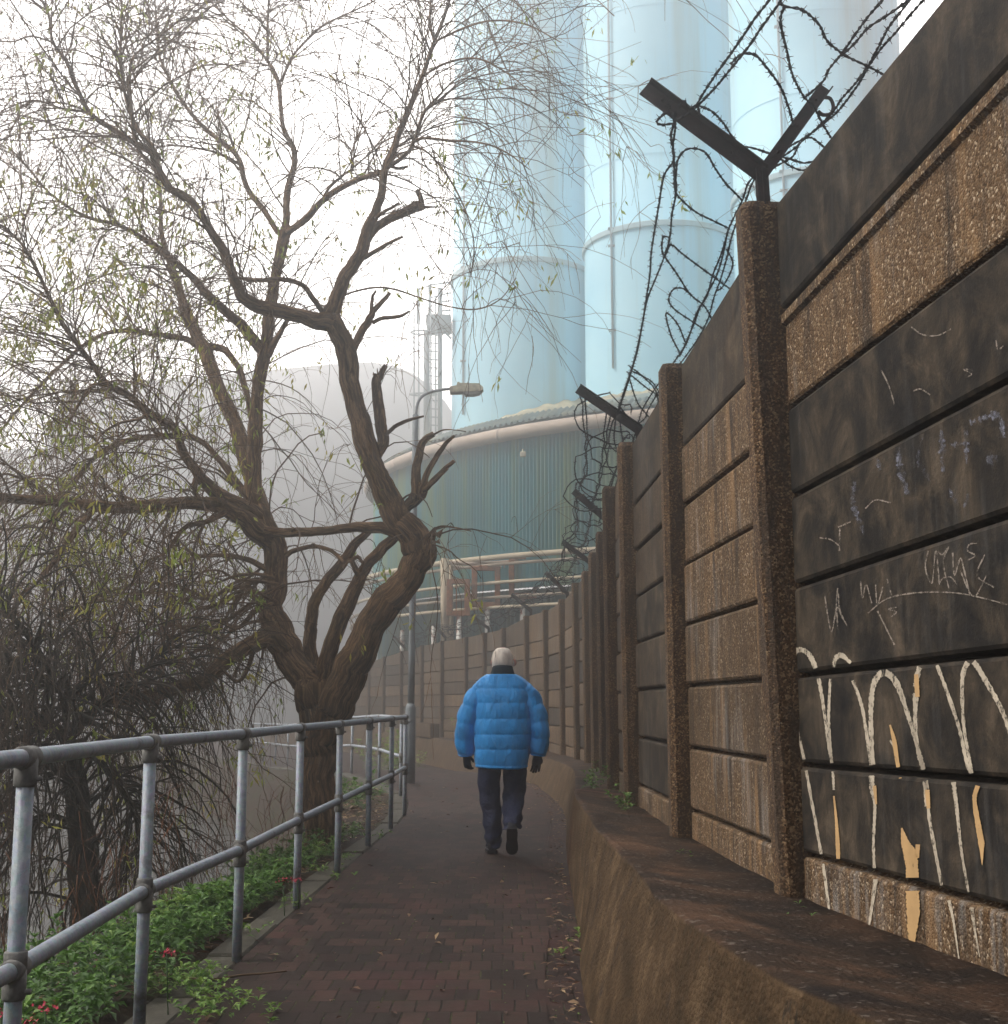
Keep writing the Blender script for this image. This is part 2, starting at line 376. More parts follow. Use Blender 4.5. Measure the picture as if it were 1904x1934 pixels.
M = dict(panel=mat_panel(), post=mat_post(), plinth=mat_plinth(), paving=mat_paving(), soil=mat_soil(), water=mat_water(),
    bark=mat_bark('willow_bark', (.15, .088, .046), (.36, .22, .12), .3), bark_dark=mat_bark('wet_dark_bark', (.035, .028, .022), (.085, .065, .048), .35),
    twig=mat_twig('twig_bark', (.10, .064, .038), (.24, .145, .075)), stub=mat_simple('cut_wood', (.20, .115, .065), .9, .35, 20, .004),
    twig_dark=mat_twig('dark_twig_bark', (.030, .023, .017), (.095, .062, .038)), leaf=mat_leaf('willow_leaf', (.20, .27, .03), (.34, .38, .05), (.46, .38, .06)),
    herb=mat_leaf('herb_leaf', (.024, .065, .010), (.075, .17, .022), (.24, .34, .07)), dead=mat_leaf('dead_leaf', (.05, .022, .014), (.12, .055, .026), (.42, .30, .16)),
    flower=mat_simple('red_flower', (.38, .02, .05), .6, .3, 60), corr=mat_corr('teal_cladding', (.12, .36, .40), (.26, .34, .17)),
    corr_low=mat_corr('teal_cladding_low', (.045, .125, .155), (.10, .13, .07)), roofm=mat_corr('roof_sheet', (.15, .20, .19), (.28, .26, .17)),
    flash=mat_simple('mortar_flashing', (.45, .38, .25), .9, .4, 2.0, .02), silo=mat_silo(), gutter=mat_simple('gutter_pipe', (.42, .33, .26), .7, .2, 1.2, 0, stretch=(1, 1, 3)),
    rust=mat_rust('rusty_steel'), darkrust=mat_rust('dark_rusty_iron', (.030, .019, .020), (.012, .010, .012)), wire=mat_rust('barbed_wire_steel', (.016, .014, .016), (.008, .008, .010)),
    galv=mat_galv(), fit=mat_simple('grimy_fitting', (.15, .145, .135), .8, .4, 25, .002, metal=.2), ppost=mat_paint_post(), cream=mat_simple('cream_pole', (.42, .35, .25), .8, .2, 1.5),
    pipe=mat_simple('grey_pipe', (.25, .20, .15), .8, .3, 2), lamp=mat_simple('lamp_housing', (.42, .38, .27), .7, .4, 9, .004), lampglass=mat_simple('lamp_lens', (.36, .36, .33), .35, .15, 6),
    pole=mat_simple('painted_pole', (.15, .165, .175), .6, .25, 4, .001), conc=mat_simple('kerb_concrete', (.050, .045, .033), .9, .4, 5, .006, bscale=60),
    jacket=mat_jacket(), trouser=mat_trouser(), black=mat_simple('black_leather', (.010, .010, .013), .5, .3, 12, .002), glove=mat_simple('black_glove', (.009, .010, .016), .8, .3, 20, .003),
    collar=mat_simple('dark_knit', (.012, .022, .028), .95, .3, 60, .006), skin=mat_simple('skin', (.60, .31, .24), .55, .12, 14), hair=mat_simple('white_hair', (.84, .72, .62), .8, .25, 30, .006, stretch=(1, 1, .3)),
    steel_far=mat_simple('tower_steel', (.30, .33, .34), .7, .15, 1), shed=mat_simple('far_shed', (.50, .50, .505), .9, .1, .1),
    paint_white=mat_spray('sprayed_white', (.50, .43, .33), .34, .50, 34), paint_yel=mat_spray('sprayed_cream', (.52, .33, .15), .27, .38), chalk=mat_spray('chalk_scratch', (.26, .22, .18), .36, .54, 40),
    chalk_b=mat_spray('blue_chalk', (.20, .205, .25), .42, .72, 30), red_line=mat_spray('red_brown_paint', (.095, .022, .016), .3, .45, 12), orange=mat_spray('rust_stain', (.22, .085, .03), .40, .62, 7),
    cable=mat_simple('cable', (.02, .02, .02), .8, .1, 5))

# ------------------------------------------------------------------ layout curves (X as a function of Y)
gz = lerp_fn([(-5, 0), (21, 0), (25, -.06), (33, -.34), (45, -.46), (70, -.5)])
pz = lerp_fn([(-5, .53), (12, .53), (17, .47), (24, .36), (45, .35), (70, .35)])
pzo = lambda y: pz(y)+.07*max(0, min(1, (12-y)/2.5))
baseX = smooth_fn([(-2, .92), (1.2, .86), (2.82, .69), (3.25, .60), (3.84, .48), (4.6, .385), (5.35, .345), (7.6, .42), (11.7, .55), (15.3, .70), (17.2, .68), (19.1, .577), (20.2, .52), (23, .15), (26, -.35), (28.5, -1.0), (33.2, -1.65), (37.6, -2.65), (44, -4.65), (52, -7.7), (62, -12)])
topX = smooth_fn([(-2, 1.08), (1.2, .98), (2.82, .785), (3.25, .705), (3.84, .60), (5.4, .541), (7.93, .510), (9.8, .535), (11, .60), (13.5, .74), (16.2, .85), (17.5, .85), (19.2, .786), (20.9, .70), (23.5, .38), (26.3, -.10), (28.7, -.75), (33.3, -1.42), (37.8, -2.45), (44.2, -4.45), (52, -7.5), (62, -11.8)])
leftX = smooth_fn([(-3, -1.37), (3.5, -1.37), (6.3, -1.33), (8, -1.30), (11.3, -1.21), (14.6, -1.14), (18.6, -1.45), (21, -2.0), (25, -3.0), (30, -4.6), (36, -6.8), (45, -10.5), (55, -15), (62, -18)])

def grid_sheet(name, ys, xl, xr, zf, nx, mat, kind='structure', jit=None, uv=True):
    V = []; U = []; s = 0; py = None
    for y in ys:
        a, b = xl(y), xr(y)
        if py is not None: s += math.hypot(y-py, 0)
        py = y
        for i in range(nx+1):
            t = i/nx; x = a+(b-a)*t; z = zf(x, y, t)
            V.append((x, y, z)); U.append((x, s))
    Fq = []
    for j in range(len(ys)-1):
        for i in range(nx):
            k = j*(nx+1)+i; Fq.append((k, k+1, k+nx+2, k+nx+1))
    o = raw_mesh(name, np.array(V), np.array(Fq), mat, smooth=True)
    if uv:
        ul = o.data.uv_layers.new(name='UVMap'); li = np.zeros(len(o.data.loops), np.int32); o.data.loops.foreach_get('vertex_index', li)
        ul.data.foreach_set('uv', np.array(U, np.float32)[li].ravel())
    if kind: o['kind'] = kind
    return o
ys_near = list(np.arange(-2, 20, .25))+list(np.arange(20, 62.1, .6))
def hn(x, y, a=1.0, b=.37): return math.sin(x*2.1*a+y*1.3*b+1)*math.sin(y*1.7*a-x*.9)+.5*math.sin(x*5.3*a+2)*math.sin(y*4.7*a+.5)
path = grid_sheet('path', ys_near, leftX, lambda y: baseX(y)-.16, lambda x, y, t: gz(y)+.004*hn(x, y), 14, M['paving'])
grid_sheet('gutter_strip', ys_near, lambda y: baseX(y)-.16, lambda y: baseX(y)+.06, lambda x, y, t: gz(y)-.006+.006*hn(x*3, y*2), 4, M['paving'])
# river bank, soil and the wide ground
bank_prof = [(0, -.02), (.25, -.05), (.6, -.10), (.95, -.28), (1.25, -.8), (1.6, -1.5), (2.4, -1.9)]
def bank_z(t_x): return float(np.interp(t_x, [a for a, _ in bank_prof], [b for _, b in bank_prof]))
grid_sheet('river_bank', ys_near, lambda y: leftX(y)-.2-2.4, lambda y: leftX(y)-.19, lambda x, y, t: gz(y)+bank_z(leftX(y)-.2-x)+(.035*hn(x*2.3, y*2.1) if t < .97 else -.02), 26, M['soil'])
# ground beyond the fence and everywhere under the scene
mb = MB(); mb.add([(-400, -60, -2.4), (400, -60, -2.4), (400, 500, -2.4), (-400, 500, -2.4)], [(0, 1, 2, 3)]); g = mb.build('ground', M['soil']); g['kind'] = 'structure'
yard = grid_sheet('yard_ground', list(np.arange(-4, 75, 2.0)), lambda y: topX(min(y, 61))+.45, lambda y: topX(min(y, 61))+70, lambda x, y, t: .30, 10, M['soil'])
mb = MB(); mb.add([(-300, -50, -1.55), (0.0, -50, -1.55), (0.0, 300, -1.55), (-300, 300, -1.55)], [(0, 1, 2, 3)]); wt = mb.build('water', M['water']); wt['kind'] = 'structure'
for k, (a, b) in enumerate(((62, 62),)):
    pass
# concrete edging of the path, block by block inside one kerb
mb = MB(); y = -1.5; k = 0
while y < 58:
    y2 = y+.915
    a = np.array((leftX(y)-.10, y+.006, 0)); b = np.array((leftX(y2)-.10, y2-.006, 0)); d = b-a; d /= np.linalg.norm(d)
    z = gz(y+.4)-.075+.008*math.sin(k*2.3)
    R = np.column_stack([np.array((d[1], -d[0], 0)), d, (0, 0, 1)])
    mb.box((a+b)/2+np.array((0, 0, z)), (.19, np.linalg.norm(b-a), .16), R, bev=.012); y = y2; k += 1
kb = mb.build('kerb', M['conc']); kb['kind'] = 'structure'

# ------------------------------------------------------------------ low concrete plinth under the fence
pl = thing('plinth_wall', 'low weathered concrete plinth curving along the path under the panel fence', 'low wall', (.5, 5, 0))
wallX = smooth_fn([(-2, 2.0), (1, 1.73), (3.0, 1.43), (4.97, 1.12), (7.1, 1.005), (9.25, .955), (11.3, 1.0), (13.95, 1.13), (16.1, 1.19), (18.4, 1.24), (20.2, 1.19), (22.6, 1.08), (25.1, .87), (26.9, .52), (29, .04), (31.5, -.43), (34, -.96), (36, -1.70), (38.5, -2.42), (40.5, -3.2), (43, -3.98), (45, -4.7), (47, -5.5), (49.5, -6.4), (52, -7.4), (62, -11.6)])
prof = [(0, 0, 0), (.3, .34, 0), (.62, .66, 0), (.86, .885, 0), (.955, .965, .0), (1.0, .994, .0), (1.06, 1.0, .03), (1.5, 1.0, .25), (2, 1.0, 1.0)]
mb = MB(); rings = []
ysp = list(np.arange(-2, 14, .16))+list(np.arange(14, 61.5, .5))
for y in ysp:
    b, tX, wX = baseX(y), topX(y), wallX(y); r = []
    for (a, h, c) in prof:
        if a <= 1: x = b+(tX-b)*a
        elif a < 2: x = tX+(wX-tX)*(a-1)
        else: x = wX+.35
        z0 = gz(y)-.05; tp_ = pzo(y)+(pz(y)-pzo(y))*max(0, min(1, (a-1.1)/.9)); z = z0+(tp_-z0)*h
        x += .005*hn(a*2+y*.3, y*.8) if 0 < a < 1.4 else 0; z += .008*hn(x*4+3, y*2.3) if a > .8 else 0
        r.append((x, y, z))
    r.append((wX+.35, y, -.6)); rings.append(r)
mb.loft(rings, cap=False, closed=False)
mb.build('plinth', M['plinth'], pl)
# raised block on the plinth in the bend and the painted stripe
def plinth_pt(y, s):                      # s 0..1 up the face, 1..2 across the top
    b, tX, wX = baseX(y), topX(y), wallX(y)
    if s <= 1:
        return np.array((b+(tX-b)*s-.006, y, gz(y)-.05+(pzo(y)-gz(y)+.05)*float(np.interp(s, [p[0] for p in prof], [p[1] for p in prof]))+.004))
    return np.array((tX+(wX-tX)*(s-1), y, pzo(y)+(pz(y)-pzo(y))*max(0, (s-1.1)/.9)+.012))
def stripe(pts, wd, name, mat):
    mb = MB(); r = []
    for i, (y, s) in enumerate(pts):
        p0 = plinth_pt(y-wd/2, s); p1 = plinth_pt(y+wd/2, s); r.append((p0, p1))
    vs = [p for q in r for p in q]; mb.add(vs, [(2*i, 2*i+1, 2*i+3, 2*i+2) for i in range(len(r)-1)]); return mb.build(name, mat, pl)
stripe([(10.55-.1*math.sin(4*s)*(s < 1), s) for s in np.linspace(0.02, 1.95, 26)], .15, 'paint_stripe', M['red_line'])
stripe([(9.65+.05*math.sin(6*s), s) for s in np.linspace(0.02, 1.06, 16)], .09, 'rust_stain', M['orange'])
mb = MB()
for yb, ln in ((37.2, 2.4),):
    c = np.array(((topX(yb)+wallX(yb))/2+.05, yb, pz(yb)+.17)); d = np.array((topX(yb+1)-topX(yb-1), 2, 0)); d /= np.linalg.norm(d)
    mb.box(c, (.5, ln, .42), np.column_stack([(d[1], -d[0], 0), d, (0, 0, 1)]), bev=.03)
mb.build('raised_block', M['plinth'], pl)

# ------------------------------------------------------------------ precast panel fence
fence = thing('panel_fence', 'tall curving fence of precast concrete panels between ribbed posts', 'fence', (1.1, 5, .5))
#  Y of every post, foot X (front line of panels), top z, lean at the top
posts = [(1.0, 1.73, 3.55, -.10), (3.0, 1.43, 3.42, -.06), (4.97, 1.12, 3.29, 0), (7.08, 1.005, 3.19, 0), (9.25, .955, 3.185, 0)]
for (u, v, Y) in ((1157, 920, 11.3), (1141, 1005, 13.95), (1121, 1044, 16.1), (1104, 1079, 18.4), (1088, 1101, 20.2), (1064, 1132, 22.6), (1035, 1152, 25.1), (997, 1163, 26.9), (954, 1186, 29), (919, 1195, 31.5), (884, 1203, 34), (837, 1211, 36), (801, 1219, 38.5), (762, 1230, 40.5), (730, 1240, 43), (701, 1250, 45), (669, 1262, 47), (640, 1268, 49.5), (612, 1274, 52), (583, 1280, 54.5)):
    posts.append((Y, wallX(Y), P(u, v, Y)[2], 0))
NP = len(posts)
def tangent(i):
    a = posts[max(i-1, 0)]; b = posts[min(i+1, NP-1)]; d = np.array((b[1]-a[1], b[0]-a[0], 0.0)); return d/np.linalg.norm(d)
post_objs = []; brack = {}
for i, (Y, X, zt, lean) in enumerate(posts):
    d = tangent(i); nrm = np.array((-d[1], d[0], 0))          # towards the path
    z0 = pz(Y)-.05; mb = MB(); rings = []
    prot0, prot1 = (.085, .165) if i == 2 else (.10, .115)
    for k, z in enumerate((z0, z0+.5, z0+1.2, z0+1.9, zt-.03, zt)):
        t = (z-z0)/(zt-z0); pr = prot0+(prot1-prot0)*t; hw = .062; c = .016
        if k == 5: pr -= .015; hw -= .012
        base = np.array((X, Y, z))+nrm*0
        pts = [(-.10, -hw), (pr-c-.012, -hw), (pr, -hw*.62), (pr, hw*.62), (pr-c-.012, hw), (-.10, hw)]
        rings.append([base+nrm*a+d*b for a, b in pts])
    mb.loft(rings, smooth=False)
    po = mb.build('post', M['post'], fence); post_objs.append(po)
rs = random.Random(5)
HS = .33
panel_geo = {}
for i in range(NP-1):
    Y0, X0, zt0, l0 = posts[i]; Y1, X1, zt1, l1 = posts[i+1]; mb = MB()
    a0 = np.array((X0, Y0, 0.0)); b0 = np.array((X1, Y1, 0.0)); d = (b0-a0)/np.linalg.norm(b0-a0); n_ = np.array((-d[1], d[0], 0))
    zb = min(pz(Y0), pz(Y1))-.03; first = .205
    ztop = (zt0+zt1)/2
    edges = [0.0, first/(ztop-zb)]; ns = 8
    jL = [zb]+[zb+first+.3335*k for k in range(0, ns-1)]+[zt0]; jR = jL[:-1]+[zt1]
    if i == 1:                                     # the near bay, joints running slightly downhill
        jR = [zb]+[P(1475, v, 5.0)[2] for v in (1608, 1442, 1277, 1112, 945, 780, 603)]+[zt1]; jL = [zb]
        for q, v in zip(range(1, 8), (1718, 1476, 1231, 973, 717, 453, 134)):
            ra, rb = ray(1904, v); yy = (1.12+.1574*4.97)/(ra+.1574); zz = CZ+rb*yy; jL.append(jR[q]+(zz-jR[q])*(4.97-3.0)/(4.97-yy))
        jL.append(zt0)
    def jz(t, k): return jL[k]*(1-t)+jR[k]*t
    panel_geo[i] = (a0, b0, d, n_, zb, (jL, jR), zt0, zt1)
    if i == 1: looks = [1, 0, 0, 0, 0, 0, .95, 0]
    elif i == 0: looks = [1, 0, 0, 0, 0, 0, 1, 0]
    elif i == 2: looks = [.95, .75, .55, .62, .85, .95, .9, .12]
    elif i == 3: looks = [.9, .05, .1, .15, .05, .2, .25, .1]
    else:
        base_l = rs.choice((.15, .3, .55)); looks = [min(1, max(0, base_l+rs.uniform(-.25, .45))) for _ in range(ns)]; looks[0] = max(looks[0], .6)
    for k in range(ns):
        e0, e1 = k, k+1; g = .011
        off = .0 if i not in (1,) else (.018 if k == 7 else 0)
        off += rs.uniform(-.007, .007)*(i != 1)
        def pt(t, e, dep, dz):
            zz = jz(t, e)+dz
            p = a0+(b0-a0)*t; return np.array((p[0], p[1], zz))+n_*(dep+off)
        rows = [(e0, -.05, 0.001), (e0, -.034, g), (e0, -.004, g), (e0, .004, g+.012), (e1, .004, -g-.012), (e1, -.004, -g), (e1, -.034, -g), (e1, -.05, 0.0)]
        if k == 0: rows = rows[2:]
        if k == ns-1: rows = rows[:6]
        if k == ns-1: rows += [(e1, -.05, -g)]
        rr = [[pt(t, *r) for t in (0, 1)] for r in rows]
        back = [[pt(t, e1, -.055, -g if k == ns-1 else 0) for t in (0, 1)], [pt(t, e0, -.055, 0) for t in (0, 1)]]
        rr += back; vs = [p for r in rr for p in r]; m = len(rr)
        fs = [(2*j, 2*j+1, 2*((j+1) % m)+1, 2*((j+1) % m)) for j in range(m)]
        fs += [tuple(2*j for j in range(m))[::-1], tuple(2*j+1 for j in range(m))]
        mb.add(vs, fs, looks[k], False)
        if i in (0, 1) and k in (6, 5):                   # cast ledge under the second slab joint
            if k == 6:
                rr = [[pt(t, e1, dp, dz) for t in (0, 1)] for dp, dz in ((0, -.015), (.022, -.02), (.022, -.055), (0, -.07))]
                vs = [p for r in rr for p in r]; mb.add(vs, [(2*j, 2*j+1, 2*j+3, 2*j+2) for j in range(3)], 1.0, False)
    po = mb.build('panel', M['panel'], fence)
    panel_geo[i] += (po,)
# brackets of the barbed wire, bolted to every second post
def bracket(i, right=True, ln=.62, rl=.55):
    Y, X, zt, lean = posts[i]; d = tangent(i); n_ = np.array((-d[1], d[0], 0)); base = np.array((X, Y, zt))-n_*.05
    if i == 2: base = np.array(P(1443, 383, 4.93))
    if i == 2: tipL, tipR, el = P(1217, 166, 4.93), P(1558, 165, 5.02), P(1438, 330, 4.93)
    else:
        el = base+np.array((0, 0, .10)); q = rs.uniform(-.05, .05)
        tipL = el+n_*(.43+q)+np.array((0, 0, .34-q)); tipR = el-n_*.33+np.array((0, 0, .36))
    mb = MB(); wv = np.cross((el-base)/np.linalg.norm(el-base), n_)
    mb.prism(base-np.array((0, 0, .04)), el+np.array((0, 0, .02)), n_, d, .055, .006); mb.prism(base-np.array((0, 0, .04)), el+np.array((0, 0, .02)), d, n_, .045, .006); mb.prism(base-np.array((0, 0, .04)), el+np.array((0, 0, .03)), n_, d, .05, .03, .002)
    for tip in ((tipL, tipR) if right else (tipL,)):
        dr = (tip-el)/np.linalg.norm(tip-el); up = np.cross(d, dr); up /= np.linalg.norm(up)
        wdt = .07 if tip is tipL else .052
        mb.prism(el, tip, up, d, wdt, .007, .001); mb.prism(el-d*.02+up*wdt*.46, tip-d*.02+up*wdt*.46, d, up, .045, .006, .001)
        for q in (.25, .55, .85): mb.tube([el+(tip-el)*q-d*.012, el+(tip-el)*q+d*.012], .006, 6)
    mb.build('wire_bracket', M['darkrust'], post_objs[i]); brack[i] = (el, tipL, tipR, base)
for i in (0, 2, 4, 6, 8, 10, 12, 14, 16, 18): bracket(i, i < 3)

# ------------------------------------------------------------------ galvanised railings
def railing(label, pts, rad, zt, zm, loc, extra=None):
    """pts: post feet (x, y)"""
    r = thing('railing', label, 'railing', loc)
    top = [np.array((x, y, gz(y)+zt)) for x, y in pts]; mid = [np.array((x, y, gz(y)+zm)) for x, y in pts]
    def straight(pl, name):
        mb = MB(); q = []
        for a, b in zip(pl[:-1], pl[1:]): q += [a+(b-a)*t for t in (0, .33, .66)]
        q.append(pl[-1]); mb.tube(q, rad, 14); return mb.build(name, M['galv'], r)
    if extra:
        top2 = extra['top'] + top if extra.get('pre') else top; 
    straight(top, 'top_rail'); straight(mid, 'middle_rail')
    for i, ((x, y), t, m) in enumerate(zip(pts, top, mid)):
        mb = MB(); mb.tube([(x, y, gz(y)-.06), (x, y, gz(y)+.3), (x, y, t[2]-.03)], rad*.96, 14); po = mb.build('post', M['galv'], r)
        a = pts[max(i-1, 0)]; b = pts[min(i+1, len(pts)-1)]; d = np.array((b[0]-a[0], b[1]-a[1], 0)); d /= np.linalg.norm(d)
        for c, down in ((t, True), (m, False)):
            mb = MB()
            mb.tube([c-d*.048, c-d*.044, c+d*.044, c+d*.048], [rad*1.1, rad*1.27, rad*1.27, rad*1.1], 16)
            mb.tube([c-np.array((0, 0, .0)), c-np.array((0, 0, .075)), c-np.array((0, 0, .082))], [rad*1.28, rad*1.28, rad*1.1], 16)
            if not down: mb.tube([c, c+np.array((0, 0, .045)), c+np.array((0, 0, .05))], [rad*1.26, rad*1.26, rad*1.1], 16)
            side = np.array((d[1], -d[0], 0)); q = c-np.array((0, 0, .06)); mb.tube([q, q+side*(rad*1.38+.012)], .008, 6)
            mb.build('tee_fitting', M['fit'], po)
    return r
near_pts = [(-1.365, .3), (-1.365, 2.1), (-1.362, 3.69)]
for (u, v) in ((262, 1953), (447, 1815), (560, 1715), (637, 1650), (695, 1600), (738, 1565), (764, 1540)):
    p = PZ(u, v, 0); near_pts.append((p[0], p[1]))
railing('galvanised two-rail tube railing along the river side in the foreground', near_pts, .0255, 1.12, .54, (-1.36, 3.5, 0))
far_pts = []
for (u, Y) in ((758, 18.2), (717, 21), (694, 22.9), (665, 25.2), (636, 27.6), (603, 29.5), (570, 32), (544, 34), (521, 36), (498, 38), (474, 40)):
    far_pts.append((P(u, 1400, Y)[0], Y))
railing('misty far stretch of tube railing past the lamp post, curving left', far_pts, .0255, 1.08, .54, (-1.5, 18, 0))

# ------------------------------------------------------------------ street lamp
lb = PZ(774, 1479, 0); lp = thing('street_lamp', 'grey street lamp with side arm and boxy lantern at the end of the railing', 'street lamp', lb)
ltop = P(785, 782, lb[1]); x, y = lb[0], lb[1]; lean = np.array((ltop[0]-x, 0, 0))
mb = MB(); q = [np.array((x, y, z))+lean*(z/ltop[2]) for z in (1.25, 2.2, 3.2, 4.3, ltop[2]-.02, ltop[2])]
mb.tube(q, [.058, .056, .054, .052, .050, .03], 14); mb.build('pole', M['pole'], lp)
mb = MB(); mb.tube([(x, y, -.05), (x, y, .5), (x, y, 1.2), (x+.001, y, 1.28)], [.088, .088, .086, .06], 14); mb.tube([(x, y-.086, 1.0), (x, y-.094, 1.0)], .03, 10); mb.build('base_casing', M['pole'], lp)
arm = [P(u, v, lb[1]) for u, v in ((786, 783), (788, 765), (796, 750), (812, 741), (835, 736), (855, 734))]
mb = MB(); mb.tube(catmull(arm, 14), .024, 10); mb.build('arm', M['pole'], lp)
LY = lb[1]
def box_uv(mb, pts, hw, att=0):
    pr = [P(u, v, LY) for u, v in pts]; f = [p+np.array((0, -hw, 0)) for p in pr]; b = [p+np.array((0, hw, 0)) for p in pr]
    mb.loft([f, b], True, att, True, False)
mb = MB(); box_uv(mb, [(850, 733), (866, 730), (870, 726), (905, 727), (912, 733), (913, 737), (908, 741), (850, 743)], .115); box_uv(mb, [(862, 730), (864, 722), (868, 722), (870, 727)], .03); lh = mb.build('lantern', M['lamp'], lp)
mb = MB(); box_uv(mb, [(876, 742), (910, 741), (905, 745), (894, 747.5), (878, 747)], .095); mb.build('lens', M['lampglass'], lh)

# ------------------------------------------------------------------ round clad building, silos, gantry
BC = np.array((10.0, 50.0)); BR = 15.0; EAVE = 9.53
bld = thing('round_building', 'round building clad in teal corrugated sheet with a shallow roof below the silos', 'building', (BC[0], BC[1], 0))
def cyl_wave(r, z0, z1, n_w, amp, mat, name, a0=0, a1=2*PI, zs=2):
    n = n_w*8; V = []; Fq = []
    for k in range(zs):
        z = z0+(z1-z0)*k/(zs-1)
        for j in range(n+1):
            a = a0+(a1-a0)*j/n; s = math.sin(2*PI*j/8); s = math.copysign(abs(s)**.45, s); rr = r+amp*s
            V.append((BC[0]+rr*math.cos(a), BC[1]+rr*math.sin(a), z))
    for k in range(zs-1):
        for j in range(n):
            q = k*(n+1)+j; Fq.append((q, q+1, q+n+2, q+n+1))
    return raw_mesh(name, np.array(V), np.array(Fq), mat, bld, smooth=False)
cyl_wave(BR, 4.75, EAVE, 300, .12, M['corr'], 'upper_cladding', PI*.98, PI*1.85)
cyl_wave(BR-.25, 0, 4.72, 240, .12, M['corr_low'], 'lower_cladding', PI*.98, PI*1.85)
mb = MB(); rr = []
for (r, z) in ((BR+.22, EAVE+.28), (BR-.1, EAVE+.42), (12.2, 10.85), (9.4, 11.75), (5.3, 12.7), (3, 12.9), (.1, 13.0)):
    rr.append([(BC[0]+r*math.cos(a), BC[1]+r*math.sin(a), z) for a in np.linspace(0, 2*PI, 128, endpoint=False)])
mb.loft(rr, cap=False, smooth=False)
roof = mb.build('roof', M['roofm'], bld)
mb = MB()                                # wavy edge of the sheets
rr = [[], []]
for j in range(1600):
    a = PI*.95+PI*.95*j/1600; w_ = .045*math.sin(j*2*PI/8)
    rr[0].append((BC[0]+(BR+.25)*math.cos(a), BC[1]+(BR+.25)*math.sin(a), EAVE+.30+w_)); rr[1].append((BC[0]+(BR-.5)*math.cos(a), BC[1]+(BR-.5)*math.sin(a), EAVE+.72+w_))
mb.loft(rr, False, closed=False, smooth=False); mb.build('roof_edge', M['roofm'], roof)
def arc_tube(name, r, z, rad, mat, a0, a1, n=90, parent=bld, dz=0):
    mb = MB(); mb.tube([(BC[0]+r*math.cos(a), BC[1]+r*math.sin(a), z+dz*math.sin(9*a)) for a in np.linspace(a0, a1, n)], rad, 10); return mb.build(name, mat, parent)
arc_tube('gutter_pipe', BR+.28, EAVE-.03, .21, M['gutter'], PI*.98, PI*1.8)
for a in np.linspace(PI*1.03, PI*1.75, 7):
    mb = MB(); mb.tube([(BC[0]+(BR+.28)*math.cos(b), BC[1]+(BR+.28)*math.sin(b), EAVE-.03) for b in (a-.003, a+.003)], .225, 12); mb.build('pipe_collar', M['gutter'], bld)
for z, rd, mt in ((5.62, .085, 'cream'), (5.40, .05, 'pipe'), (4.86, .05, 'cream'), (4.42, .045, 'pipe'), (4.12, .05, 'cream')):
    arc_tube('service_pipe', BR+.9, z, rd, M[mt], PI*1.02, PI*1.75, 80)
